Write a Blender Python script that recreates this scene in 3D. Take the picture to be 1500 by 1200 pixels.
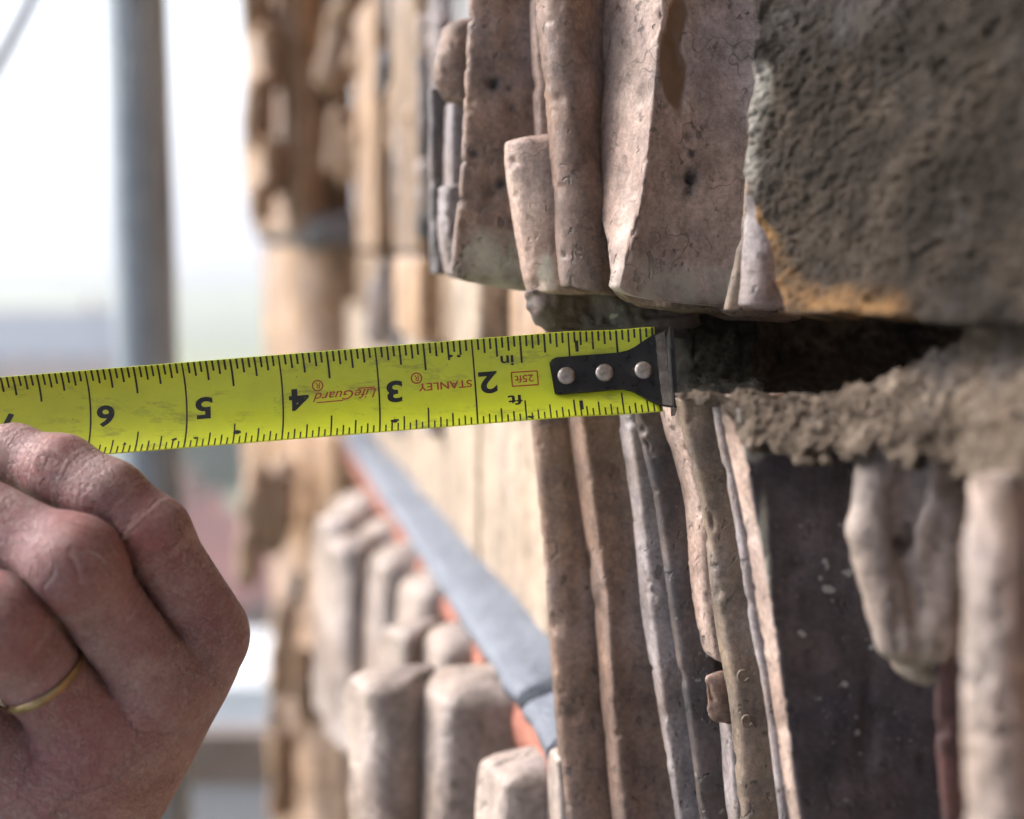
import bpy, bmesh, math, random
import numpy as np
from mathutils import Vector

random.seed(7)
R = math.radians
sc = bpy.context.scene
for o in list(bpy.data.objects):
    bpy.data.objects.remove(o)

# ------------------------------------------------------------------ camera
PITCH = R(6.84)            # the camera looks a little downwards
FPX = 2083.0               # 50 mm on a 36 mm wide frame, counted in photo pixels
FOCUS = 0.378              # metres to the tape
cam_d = bpy.data.cameras.new('camera')
cam_d.lens = 50.0; cam_d.sensor_width = 36.0
cam_d.clip_start = 0.02; cam_d.clip_end = 60000
cam_d.dof.use_dof = True
cam_d.dof.focus_distance = FOCUS
cam_d.dof.aperture_fstop = 5.8
cam = bpy.data.objects.new('camera', cam_d)
sc.collection.objects.link(cam)
cam.location = (0, 0, 0)
cam.rotation_euler = (R(90) - PITCH, 0, 0)
sc.camera = cam

# ------------------------------------------------------------------ world, sun, exposure
SUN_AZ = R(-74)      # from the view direction (+Y) towards the left (-X)
SUN_EL = R(36)
world = bpy.data.worlds.new('World'); sc.world = world
world.use_nodes = True
wn = world.node_tree.nodes; wl = world.node_tree.links
wn.clear()
sky = wn.new('ShaderNodeTexSky'); sky.sky_type = 'NISHITA'; sky.sun_disc = False
sky.sun_elevation = SUN_EL; sky.sun_rotation = SUN_AZ
sky.air_density = 1.0; sky.dust_density = 3.0; sky.ozone_density = 1.0
hs = wn.new('ShaderNodeHueSaturation'); hs.inputs['Saturation'].default_value = 0.72   # thin overcast
bg = wn.new('ShaderNodeBackground'); bg.inputs['Strength'].default_value = 0.15
wo = wn.new('ShaderNodeOutputWorld')
wl.new(sky.outputs[0], hs.inputs['Color']); wl.new(hs.outputs[0], bg.inputs['Color']); wl.new(bg.outputs[0], wo.inputs['Surface'])

sun_d = bpy.data.lights.new('sun', 'SUN'); sun_d.energy = 1.5; sun_d.angle = R(35); sun_d.color = (1.0, 0.99, 0.98)
sun = bpy.data.objects.new('sun', sun_d); sc.collection.objects.link(sun)
sdir = Vector((math.sin(SUN_AZ) * math.cos(SUN_EL), math.cos(SUN_AZ) * math.cos(SUN_EL), math.sin(SUN_EL)))
sun.rotation_euler = (-sdir).to_track_quat('-Z', 'Y').to_euler()

sc.view_settings.view_transform = 'Standard'
sc.view_settings.look = 'None'
sc.view_settings.gamma = 1.0
sc.view_settings.use_curve_mapping = False
sc.view_settings.exposure = 1.85
sc.cycles.use_denoising = True
sc.cycles.max_bounces = 6; sc.cycles.diffuse_bounces = 3; sc.cycles.glossy_bounces = 2; sc.cycles.transmission_bounces = 2; sc.cycles.volume_bounces = 0
sc.cycles.use_adaptive_sampling = True; sc.cycles.adaptive_threshold = 0.03

# ------------------------------------------------------------------ helpers
CP, SP = math.cos(PITCH), math.sin(PITCH)
RIGHT = np.array([1.0, 0, 0]); UP = np.array([0, SP, CP]); FWD = np.array([0, CP, -SP])
WALL = np.array([-0.206, 0.9786, 0.0])      # the way the wall runs, away from the viewer
INW = np.array([0.9786, 0.206, 0.0])        # into the wall


def P(px, py, d):
    """a point d metres in front of the viewpoint in the direction of (px, py)"""
    px = np.asarray(px, float); py = np.asarray(py, float); d = np.asarray(d, float)
    x = (px - 750) / FPX * d; y = -(py - 600) / FPX * d
    return x[..., None] * RIGHT + y[..., None] * UP + d[..., None] * FWD


def camxyz(p):
    return p @ RIGHT, p @ UP, p @ FWD


def dwall(px):
    return 0.1214 / ((np.asarray(px, float) - 750) / FPX + 0.21)


def hash3(ix, iy, iz, seed):
    h = (ix.astype(np.int64) * 374761393 + iy.astype(np.int64) * 668265263 + iz.astype(np.int64) * 1274126177 + seed * 974711) & 0x7fffffff
    h = ((h ^ (h >> 13)) * 1103515245 + 12345) & 0x7fffffff
    h = ((h ^ (h >> 16)) * 2246822519) & 0x7fffffff
    return (h & 0xffff) / 65535.0 * 2 - 1


def vnoise(p, scale, seed=0):
    q = p * scale
    i = np.floor(q).astype(np.int64); f = q - i
    f = f * f * (3 - 2 * f)
    r = 0
    for a in (0, 1):
        wx = f[..., 0] if a else 1 - f[..., 0]
        for b in (0, 1):
            wy = f[..., 1] if b else 1 - f[..., 1]
            for c in (0, 1):
                wz = f[..., 2] if c else 1 - f[..., 2]
                r = r + wx * wy * wz * hash3(i[..., 0] + a, i[..., 1] + b, i[..., 2] + c, seed)
    return r


def fbm(p, scale, octv=3, seed=0, gain=0.5):
    r = 0; a = 1.0
    for k in range(octv):
        r = r + a * vnoise(p, scale * 2 ** k, seed + k * 17); a *= gain
    return r


C = sc.collection
ORG = {}


def thing(name, label, cat, loc=(0, 0, 0), group=None):
    o = bpy.data.objects.new(name, None); C.objects.link(o)
    o.empty_display_size = 0.02
    o.location = loc; ORG[o.name] = np.array(loc, float)
    o['label'] = label; o['category'] = cat
    if group: o['group'] = group
    return o


def tag(o, label=None, cat=None, group=None, kind=None):
    if label: o['label'] = label
    if cat: o['category'] = cat
    if group: o['group'] = group
    if kind: o['kind'] = kind
    return o


def mesh_obj(name, verts, faces, mat, parent=None, smooth=True, origin=None, attrs=None):
    v = np.asarray(verts, float).reshape(-1, 3)
    if origin is None: origin = v.mean(axis=0)
    origin = np.asarray(origin, float)
    me = bpy.data.meshes.new(name)
    me.from_pydata((v - origin).tolist(), [], [tuple(int(i) for i in f) for f in faces])
    bm = bmesh.new(); bm.from_mesh(me)
    bmesh.ops.recalc_face_normals(bm, faces=bm.faces)
    bm.to_mesh(me); bm.free()
    if smooth:
        me.polygons.foreach_set('use_smooth', [True] * len(me.polygons))
    if attrs:
        for k, a in attrs.items():
            at = me.attributes.new(k, 'FLOAT', 'POINT')
            at.data.foreach_set('value', np.asarray(a, np.float32))
    me.materials.append(M[mat] if isinstance(mat, str) else mat)
    o = bpy.data.objects.new(name, me); C.objects.link(o)
    if parent is not None:
        o.parent = parent; o.location = origin - ORG[parent.name]
    else:
        o.location = origin
    ORG[o.name] = origin
    return o


def vert_normals(v, f4):
    n = np.zeros_like(v)
    a, b, c, d = (v[f4[:, i]] for i in range(4))
    fn = np.cross(c - a, d - b)
    for i in range(4): np.add.at(n, f4[:, i], fn)
    return n / (np.linalg.norm(n, axis=1, keepdims=True) + 1e-20)


def at_px(B, w, px):
    """the point B + t*w that is seen at column px"""
    X, _, D = camxyz(B)
    wx, wd = w @ RIGHT, w @ FWD
    u = (np.asarray(px, float) - 750) / FPX
    t = (u * D - X) / (wx - u * wd)
    return B + t[..., None] * w


def pint(x, xs, ys):
    """smooth interpolation through points (monotone cubic)"""
    xs = np.asarray(xs, float); ys = np.asarray(ys, float); x = np.asarray(x, float)
    if len(xs) == 2: return ys[0] + (ys[1] - ys[0]) * (x - xs[0]) / (xs[1] - xs[0])
    dl = np.diff(ys) / np.diff(xs); m = np.zeros_like(ys)
    m[0], m[-1] = dl[0], dl[-1]
    for i in range(1, len(ys) - 1):
        m[i] = 0 if dl[i - 1] * dl[i] <= 0 else 2 * dl[i - 1] * dl[i] / (dl[i - 1] + dl[i])
    k = np.clip(np.searchsorted(xs, x) - 1, 0, len(xs) - 2)
    h = xs[k + 1] - xs[k]; t = (x - xs[k]) / h
    tc = np.clip(t, 0, 1)
    r = (2*tc**3 - 3*tc**2 + 1) * ys[k] + (tc**3 - 2*tc**2 + tc) * h * m[k] + (-2*tc**3 + 3*tc**2) * ys[k+1] + (tc**3 - tc**2) * h * m[k+1]
    r = r + np.where(t < 0, t * h * m[k], 0) + np.where(t > 1, (t - 1) * h * m[k + 1], 0)
    return r


def rib(parent, name, mat, rows, depth, face_deg=11.9, side_deg=4.0, back=0.05, smooth=2, belly=0.0, fbelly=0.0,
        amp=0.00025, nsc=120, taper_bot=None, taper_top=None, seed=1, step=3.5, ds=0.0008, chip=0.0005, pits=(), flakes=(), blooms=(), ragged=0.0, edge=0.0020):
    """One vertical moulding. rows: (py, a, b, c): a-b is the face that looks away from the wall, b-c the side that
    looks towards the viewer. depth: at the arris b (number or pairs py, depth)."""
    rows = sorted(rows); py0, py1 = rows[0][0], rows[-1][0]
    if parent.name in ('upper_stone', 'lower_stone'):       # the two moulded stones stand close about the tape's end
        cz = lambda q: .378 + (q - .378) * (.55 if q > .378 else .9)
        depth = cz(depth) if np.isscalar(depth) else [(q[0], cz(q[1])) for q in depth]
        if parent.name == 'lower_stone': back = min(back, .018)
    ys = [r[0] for r in rows]
    s = step * (np.mean([depth] if np.isscalar(depth) else [q[1] for q in depth]) / 0.378) ** 0.0
    n = max(6, int((py1 - py0) / s))
    py = np.linspace(py0, py1, n)
    a = pint(py, ys, [r[1] for r in rows]); b = pint(py, ys, [r[2] for r in rows]); c = pint(py, ys, [r[3] for r in rows])
    d = np.full(n, float(depth)) if np.isscalar(depth) else pint(py, [q[0] for q in depth], [q[1] for q in depth])
    B = P(b, py, d)
    fa = R(face_deg); fdir = np.array([-math.sin(fa), math.cos(fa), 0])
    sa = R(side_deg); sd = np.array([math.cos(sa), math.sin(sa), 0])
    A = at_px(B, fdir, a); Cc = at_px(B, sd, c)
    D = A + INW * back; E = Cc + INW * 0.01 + WALL * 0.01
    dm = float(d.mean()); ds = ds * max(1, dm / 0.378)

    def seg(p, q, m, bow=None, sg=0):
        t = np.linspace(0, 1, m, endpoint=False)
        r = p[:, None, :] * (1 - t)[None, :, None] + q[:, None, :] * t[None, :, None]
        if sg: r = r + (sg * 4 * t * (1 - t))[None, :, None] * bow[None, None, :]
        return r
    nab = max(4, int(np.linalg.norm(A - B, axis=1).mean() / ds)); nbc = max(5, int(np.linalg.norm(Cc - B, axis=1).mean() / ds))
    nab = min(nab, 90); nbc = min(nbc, 90)
    fn = np.array([-math.cos(fa), -math.sin(fa), 0]); sn = np.array([math.sin(sa), -math.cos(sa), 0])
    prof = np.concatenate([seg(D, A, 8), seg(A, B, nab, fn, fbelly), seg(B, Cc, nbc, sn, belly), seg(Cc, E, 3), E[:, None, :]], axis=1)
    for _ in range(smooth):
        q = prof.copy(); q[:, 1:-1] = prof[:, 1:-1] * 0.5 + (prof[:, :-2] + prof[:, 2:]) * 0.25; prof = q
    nr, nc = prof.shape[:2]
    ctr = prof[:, [0, -1]].mean(axis=1, keepdims=True) + INW * 0.0
    for tp, top in ((taper_bot, False), (taper_top, True)):
        if tp:
            yy = (py1 - py) if not top else (py - py0)
            t = np.clip(1 - yy / tp, 0, 1)
            off = (1 - np.sqrt(np.maximum(0, 1 - t ** 2)))
            k = off[:, None, None] * 0.75
            prof = prof * (1 - k) + ctr * k
    if ragged:
        e_ = np.clip(1 - (py1 - py) / 45.0, 0, 1) ** 2
        nz_ = fbm(np.concatenate([prof[-1][:, :2], np.full((nc, 1), seed * .37)], 1), 140, 3, seed + 51)
        prof = prof + (e_[:, None] * nz_[None, :] * ragged)[..., None] * np.array([0, 0, 1.0])
    v = prof.reshape(-1, 3)
    idx = np.arange(nr * nc).reshape(nr, nc)
    f4 = np.stack([idx[:-1, :-1], idx[:-1, 1:], idx[1:, 1:], idx[1:, :-1]], -1).reshape(-1, 4)
    nv = vert_normals(v, f4)
    s3 = np.array([1.0, 1.0, 0.45])
    disp = amp * fbm(v * s3, nsc, 3, seed) + amp * 0.35 * vnoise(v, nsc * 7, seed + 5)
    ch = np.clip(vnoise(v, nsc * 1.3, seed + 9) - 0.45, 0, 1); disp = disp - chip * ch * 3
    if name == 'fillet': edge = 0.0003
    jj = np.arange(nc); wc = np.exp(-((jj - 8) / 2.2) ** 2) + np.exp(-((jj - 8 - nab) / 2.2) ** 2)
    wc = np.broadcast_to(wc, (nr, nc)).reshape(-1)
    disp = disp - edge * wc * np.clip(vnoise(v, 230, seed + 61) + .7 * vnoise(v, 620, seed + 62) - .42, 0, 1)
    v = v + nv * np.sign((nv @ (-FWD - 1.5 * INW)).mean() or 1) * disp[:, None]
    at = {}
    if pits or flakes or blooms:
        X_, Y_, D_ = camxyz(v); vx = 750 + X_ / D_ * FPX; vy = 600 - Y_ / D_ * FPX
        stn = np.zeros(len(v)); flk = np.zeros(len(v))
        for (x, y, r_, dp, sr) in pits:
            q = np.hypot(vx - x, vy - y) * (1 + .45 * vnoise(v, 300, seed + 31))
            v = v + (FWD * dp) * np.exp(-(q / r_) ** 2)[:, None]
            stn = np.maximum(stn, np.clip(1.3 * np.exp(-(q / sr) ** 2), 0, 1))
        for (x, y, rx, ry) in flakes:
            q = np.hypot((vx - x) / rx, (vy - y) / ry) * (1 + .5 * vnoise(v, 130, seed + 37))
            m_ = np.clip((1 - q) * 7, 0, 1); flk = np.maximum(flk, m_); v = v + FWD * .0009 * m_[:, None]
        blm = np.zeros(len(v))
        for (x, y, rx, ry) in blooms:
            q = np.hypot((vx - x) / rx, (vy - y) / ry) * (1 + .35 * vnoise(v, 90, seed + 39)); blm = np.maximum(blm, np.clip((1 - q) * 2.5, 0, 1))
        at = {'stain': stn, 'flake': flk, 'bloom': blm}
    faces = [tuple(q) for q in f4]
    faces.append(tuple(idx[0])); faces.append(tuple(idx[-1][::-1]))
    for i in range(nr - 1): faces.append((idx[i, 0], idx[i + 1, 0], idx[i + 1, -1], idx[i, -1]))
    return mesh_obj(name, v, faces, mat, parent, attrs=at)


def sheet(parent, name, mat, top, bottom, x0, x1, dfun, nx, ny, noise, attrf=None, skirt=0.03, skirt_dz=0.0):
    """a rough fractured surface between an upper and a lower outline, closed behind"""
    u = np.linspace(0, 1, nx); w = np.linspace(0, 1, ny)
    U, W = np.meshgrid(u, w)
    px = x0(W) * (1 - U) + x1(W) * U
    py = top(px) * (1 - W) + bottom(px) * W
    v = P(px, py, dfun(px, py))
    idx = np.arange(nx * ny).reshape(ny, nx)
    f4 = np.stack([idx[:-1, :-1], idx[:-1, 1:], idx[1:, 1:], idx[1:, :-1]], -1).reshape(-1, 4)
    vv = v.reshape(-1, 3)
    nv = vert_normals(vv, f4)
    if (nv @ FWD).mean() > 0: nv = -nv
    vv = vv + nv * noise(vv)[:, None]
    at = {}
    if attrf:
        at = {k: fn(px.reshape(-1), py.reshape(-1), vv) for k, fn in attrf.items()}
    ring = np.concatenate([idx[0, :], idx[1:, -1], idx[-1, -2::-1], idx[-2:0:-1, 0]])
    bk = vv[ring] + FWD * skirt + INW * skirt * 0.5 + np.array([0, 0, skirt_dz])
    base = len(vv); m = len(ring)
    faces = [tuple(q) for q in f4] + [(ring[i], base + i, base + (i + 1) % m, ring[(i + 1) % m]) for i in range(m)]
    vv = np.concatenate([vv, bk])
    for k in at: at[k] = np.concatenate([at[k], at[k][ring]])
    return mesh_obj(name, vv, faces, mat, parent, attrs=at)


# ---- signed distance shapes turned into one continuous mesh
def cone_cap(p, a, b, ra, rb):
    ab = b - a; L2 = float(ab @ ab)
    t = np.clip(((p - a) @ ab) / L2, 0, 1)
    q = p - (a + t[..., None] * ab)
    return np.sqrt((q * q).sum(-1)) - (ra + (rb - ra) * t), t


def cap_local(g, lo, h, a, b, ra, rb, mg=0.022):
    """cone_cap evaluated only near the capsule (float32 grid)"""
    r = max(ra, rb) + mg
    i0 = np.maximum(0, np.floor((np.minimum(a, b) - r - lo) / h).astype(int)); i1 = np.minimum(g.shape[:3], np.ceil((np.maximum(a, b) + r - lo) / h).astype(int) + 1)
    d = np.full(g.shape[:3], mg, np.float32); t = np.zeros(g.shape[:3], np.float32)
    if (i1 > i0).all():
        sl = tuple(slice(p, q) for p, q in zip(i0, i1))
        dd, tt_ = cone_cap(g[sl], a.astype(np.float32), b.astype(np.float32), np.float32(ra), np.float32(rb))
        d[sl] = np.minimum(dd, mg); t[sl] = tt_
    return d, t


def smin(a, b, k):
    h = np.clip(0.5 + 0.5 * (b - a) / k, 0, 1)
    return b * (1 - h) + a * h - k * h * (1 - h)


def surface_nets(val, lo, h):
    s = val < 0
    nx, ny, nz = val.shape
    c = [s[i:nx-1+i, j:ny-1+j, k:nz-1+k] for i in (0, 1) for j in (0, 1) for k in (0, 1)]
    cnt = sum(x.astype(np.int8) for x in c)
    act = (cnt > 0) & (cnt < 8)
    ids = np.full(act.shape, -1, np.int64)
    I = np.argwhere(act); ids[act] = np.arange(len(I))
    acc = np.zeros((len(I), 3)); num = np.zeros(len(I))
    for ax in range(3):
        o1, o2 = [x for x in range(3) if x != ax]
        for p in (0, 1):
            for q in (0, 1):
                off = np.zeros(3, int); off[o1] = p; off[o2] = q
                A = I + off; Bq = A.copy(); Bq[:, ax] += 1
                va = val[A[:, 0], A[:, 1], A[:, 2]]; vb = val[Bq[:, 0], Bq[:, 1], Bq[:, 2]]
                m = (va < 0) != (vb < 0)
                t = np.where(m, va / np.where(m, va - vb, 1), 0)
                pt = A.astype(float); pt[:, ax] += t
                acc[m] += pt[m]; num[m] += 1
    V = lo + acc / num[:, None] * h
    F = []
    for ax in range(3):
        o1, o2 = (ax + 1) % 3, (ax + 2) % 3
        sl0 = [slice(None)] * 3; sl1 = [slice(None)] * 3
        sl0[ax] = slice(0, -1); sl1[ax] = slice(1, None)
        a, b = s[tuple(sl0)], s[tuple(sl1)]
        E = np.argwhere(a != b)
        E = E[(E[:, o1] > 0) & (E[:, o2] > 0) & (E[:, o1] < val.shape[o1] - 1) & (E[:, o2] < val.shape[o2] - 1)]
        if not len(E): continue
        def g(d1, d2):
            q = E.copy(); q[:, o1] -= d1; q[:, o2] -= d2
            return ids[q[:, 0], q[:, 1], q[:, 2]]
        quad = np.stack([g(1, 1), g(0, 1), g(0, 0), g(1, 0)], -1)
        F.append(quad[(quad >= 0).all(1)])
    return V, np.concatenate(F)


def sdf_grid(lo, hi, h):
    lo = np.asarray(lo, float); hi = np.asarray(hi, float)
    n = np.ceil((hi - lo) / h).astype(int) + 1
    g = np.stack(np.meshgrid(*[lo[i] + np.arange(n[i]) * h for i in range(3)], indexing='ij'), -1)
    return g


def blob(parent, name, mat, caps, h, k, amp=0.0, nsc=100, seed=3, cuts=(), attrs=None):
    """carved lump: caps = (point a, point b, radius a, radius b) in metres"""
    pts = np.array([c[0] for c in caps] + [c[1] for c in caps]); rm = max(max(c[2], c[3]) for c in caps) + 4 * h + amp * 3
    lo, hi = pts.min(0) - rm, pts.max(0) + rm
    g = sdf_grid(lo, hi, h)
    val = None
    for a, b, ra, rb in caps:
        d, _ = cone_cap(g, a, b + 1e-7, ra, rb)
        val = d if val is None else smin(val, d, k)
    for a, b, ra, rb in cuts:
        d, _ = cone_cap(g, a, b + 1e-7, ra, rb)
        val = -smin(-val, d, k * 0.6)
    if amp: val = val + amp * fbm(g, nsc, 3, seed)
    V, F = surface_nets(val, lo, h)
    return mesh_obj(name, V, F, mat, parent)


def cap_px(a, b, ra, rb):
    """capsule from photo columns/rows + depth; radii in photo pixels"""
    return (P(*a), P(*b), ra * a[2] / FPX, rb * b[2] / FPX)


def box(name, lo, hi, mat, parent=None, rz=0.0, bevel=0.0, about=None):
    lo = np.array(lo, float); hi = np.array(hi, float)
    bm = bmesh.new()
    bmesh.ops.create_cube(bm, size=1)
    for v in bm.verts:
        v.co = Vector([(lo[i] + hi[i]) / 2 + v.co[i] * (hi[i] - lo[i]) for i in range(3)])
    if bevel: bmesh.ops.bevel(bm, geom=list(bm.edges), offset=bevel, segments=2, affect='EDGES', profile=0.7)
    bm.verts.index_update()
    vs = np.array([v.co[:] for v in bm.verts]); fs = [[v.index for v in f.verts] for f in bm.faces]
    bm.free()
    if rz:
        ab = np.array(about if about is not None else (lo + hi) / 2, float)
        c, s = math.cos(rz), math.sin(rz); q = vs - ab
        vs = np.stack([c * q[:, 0] - s * q[:, 1], s * q[:, 0] + c * q[:, 1], q[:, 2]], -1) + ab
    return mesh_obj(name, vs, fs, mat, parent, smooth=False)


def tube(name, path, r, mat, parent=None, seg=24, closed=False):
    path = np.asarray(path, float); n = len(path)
    tang = np.gradient(path, axis=0)
    if closed: tang = np.roll(path, -1, 0) - np.roll(path, 1, 0)
    tang /= np.linalg.norm(tang, axis=1, keepdims=True)
    ref = np.array([0.13, 0.2, 0.97])
    if abs(tang @ ref).max() > 0.9: ref = np.array([0.97, 0.13, 0.2])
    u = np.cross(tang, ref); u /= np.linalg.norm(u, axis=1, keepdims=True); w = np.cross(tang, u)
    th = np.linspace(0, 2 * math.pi, seg, endpoint=False)
    v = path[:, None, :] + r * (np.cos(th)[None, :, None] * u[:, None, :] + np.sin(th)[None, :, None] * w[:, None, :])
    idx = np.arange(n * seg).reshape(n, seg); F = []
    rng = range(n) if closed else range(n - 1)
    for i in rng:
        for j in range(seg):
            F.append((idx[i, j], idx[i, (j + 1) % seg], idx[(i + 1) % n, (j + 1) % seg], idx[(i + 1) % n, j]))
    if not closed: F += [tuple(idx[0][::-1]), tuple(idx[-1])]
    return mesh_obj(name, v.reshape(-1, 3), F, mat, parent)


# ------------------------------------------------------------------ materials
M = {}


class NT:
    def __init__(s, name):
        m = bpy.data.materials.new(name); m.use_nodes = True; s.m = m
        s.n = m.node_tree.nodes; s.l = m.node_tree.links; s.n.clear()
        s.out = s.n.new('ShaderNodeOutputMaterial'); s.p = s.n.new('ShaderNodeBsdfPrincipled')
        s.l.new(s.p.outputs[0], s.out.inputs['Surface'])
        s.tc = s.n.new('ShaderNodeTexCoord').outputs['Object']

    def link(s, a, b): s.l.new(a, b)

    def mapped(s, scale=(1, 1, 1), rot=(0, 0, 0), loc=(0, 0, 0)):
        q = s.n.new('ShaderNodeMapping'); s.link(s.tc, q.inputs['Vector'])
        q.inputs['Scale'].default_value = scale; q.inputs['Rotation'].default_value = rot; q.inputs['Location'].default_value = loc
        return q.outputs[0]

    def noise(s, scale, detail=4, rough=0.55, vec=None, dist=0.0):
        q = s.n.new('ShaderNodeTexNoise'); s.link(vec or s.tc, q.inputs['Vector'])
        q.inputs['Scale'].default_value = scale; q.inputs['Detail'].default_value = detail
        q.inputs['Roughness'].default_value = rough; q.inputs['Distortion'].default_value = dist
        return q.outputs['Fac']

    def voro(s, scale, feature='DISTANCE_TO_EDGE', vec=None, rnd=1.0):
        q = s.n.new('ShaderNodeTexVoronoi'); q.feature = feature; s.link(vec or s.tc, q.inputs['Vector'])
        q.inputs['Scale'].default_value = scale; q.inputs['Randomness'].default_value = rnd
        return q.outputs['Distance']

    def ramp(s, fac, stops):
        q = s.n.new('ShaderNodeValToRGB'); s.link(fac, q.inputs[0])
        e = q.color_ramp.elements
        while len(e) > 1: e.remove(e[-1])
        for i, (pos, col) in enumerate(stops):
            el = e[0] if i == 0 else e.new(pos)
            el.position = pos
            el.color = (col, col, col, 1) if np.isscalar(col) else (*col, 1)
        return q.outputs[0]

    def mix(s, fac, a, b, mode='MIX'):
        q = s.n.new('ShaderNodeMix'); q.data_type = 'RGBA'; q.blend_type = mode
        for sock, val in ((q.inputs['Factor'], fac), (q.inputs['A'], a), (q.inputs['B'], b)):
            if hasattr(val, 'links') or hasattr(val, 'is_output'): s.link(val, sock)
            elif np.isscalar(val): sock.default_value = val
            else: sock.default_value = (*val, 1)
        for i in q.inputs:
            if i.type == 'RGBA' and i.name == 'A' and not np.isscalar(a) and not hasattr(a, 'is_output'): i.default_value = (*a, 1)
            if i.type == 'RGBA' and i.name == 'B' and not np.isscalar(b) and not hasattr(b, 'is_output'): i.default_value = (*b, 1)
            if i.type == 'RGBA' and i.name == 'A' and hasattr(a, 'is_output'): s.link(a, i)
            if i.type == 'RGBA' and i.name == 'B' and hasattr(b, 'is_output'): s.link(b, i)
        return [o for o in q.outputs if o.type == 'RGBA'][0]

    def math(s, op, a, b=0.0, clamp=False):
        q = s.n.new('ShaderNodeMath'); q.operation = op; q.use_clamp = clamp
        for i, val in enumerate((a, b)):
            if hasattr(val, 'is_output'): s.link(val, q.inputs[i])
            else: q.inputs[i].default_value = val
        return q.outputs[0]

    def attr(s, name):
        q = s.n.new('ShaderNodeAttribute'); q.attribute_name = name
        return q.outputs['Fac']

    def warp(s, scale, amt, vec=None):
        q = s.n.new('ShaderNodeTexNoise'); s.link(vec or s.tc, q.inputs['Vector']); q.inputs['Scale'].default_value = scale
        q.inputs['Detail'].default_value = 2
        v1 = s.n.new('ShaderNodeVectorMath'); v1.operation = 'SUBTRACT'; s.link(q.outputs['Color'], v1.inputs[0]); v1.inputs[1].default_value = (.5, .5, .5)
        v2 = s.n.new('ShaderNodeVectorMath'); v2.operation = 'SCALE'; s.link(v1.outputs[0], v2.inputs[0]); v2.inputs['Scale'].default_value = amt
        v3 = s.n.new('ShaderNodeVectorMath'); v3.operation = 'ADD'; s.link(vec or s.tc, v3.inputs[0]); s.link(v2.outputs[0], v3.inputs[1])
        return v3.outputs[0]

    def bump(s, h, dist, strength=1.0, prev=None):
        q = s.n.new('ShaderNodeBump'); s.link(h, q.inputs['Height']); q.inputs['Distance'].default_value = dist; q.inputs['Strength'].default_value = strength
        if prev is not None: s.link(prev, q.inputs['Normal'])
        return q.outputs[0]

    def done(s, col=None, rough=None, normal=None, **kw):
        if col is not None:
            if hasattr(col, 'is_output'): s.link(col, s.p.inputs['Base Color'])
            else: s.p.inputs['Base Color'].default_value = (*col, 1)
        if rough is not None:
            if hasattr(rough, 'is_output'): s.link(rough, s.p.inputs['Roughness'])
            else: s.p.inputs['Roughness'].default_value = rough
        if normal is not None: s.link(normal, s.p.inputs['Normal'])
        for k, val in kw.items(): s.p.inputs[k.replace('_', ' ')].default_value = val
        return s.m


def srgb(r, g, b):
    f = lambda c: (c / 255 / 12.92) if c / 255 <= 0.04045 else ((c / 255 + 0.055) / 1.055) ** 2.4
    return (f(r), f(g), f(b))


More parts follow.
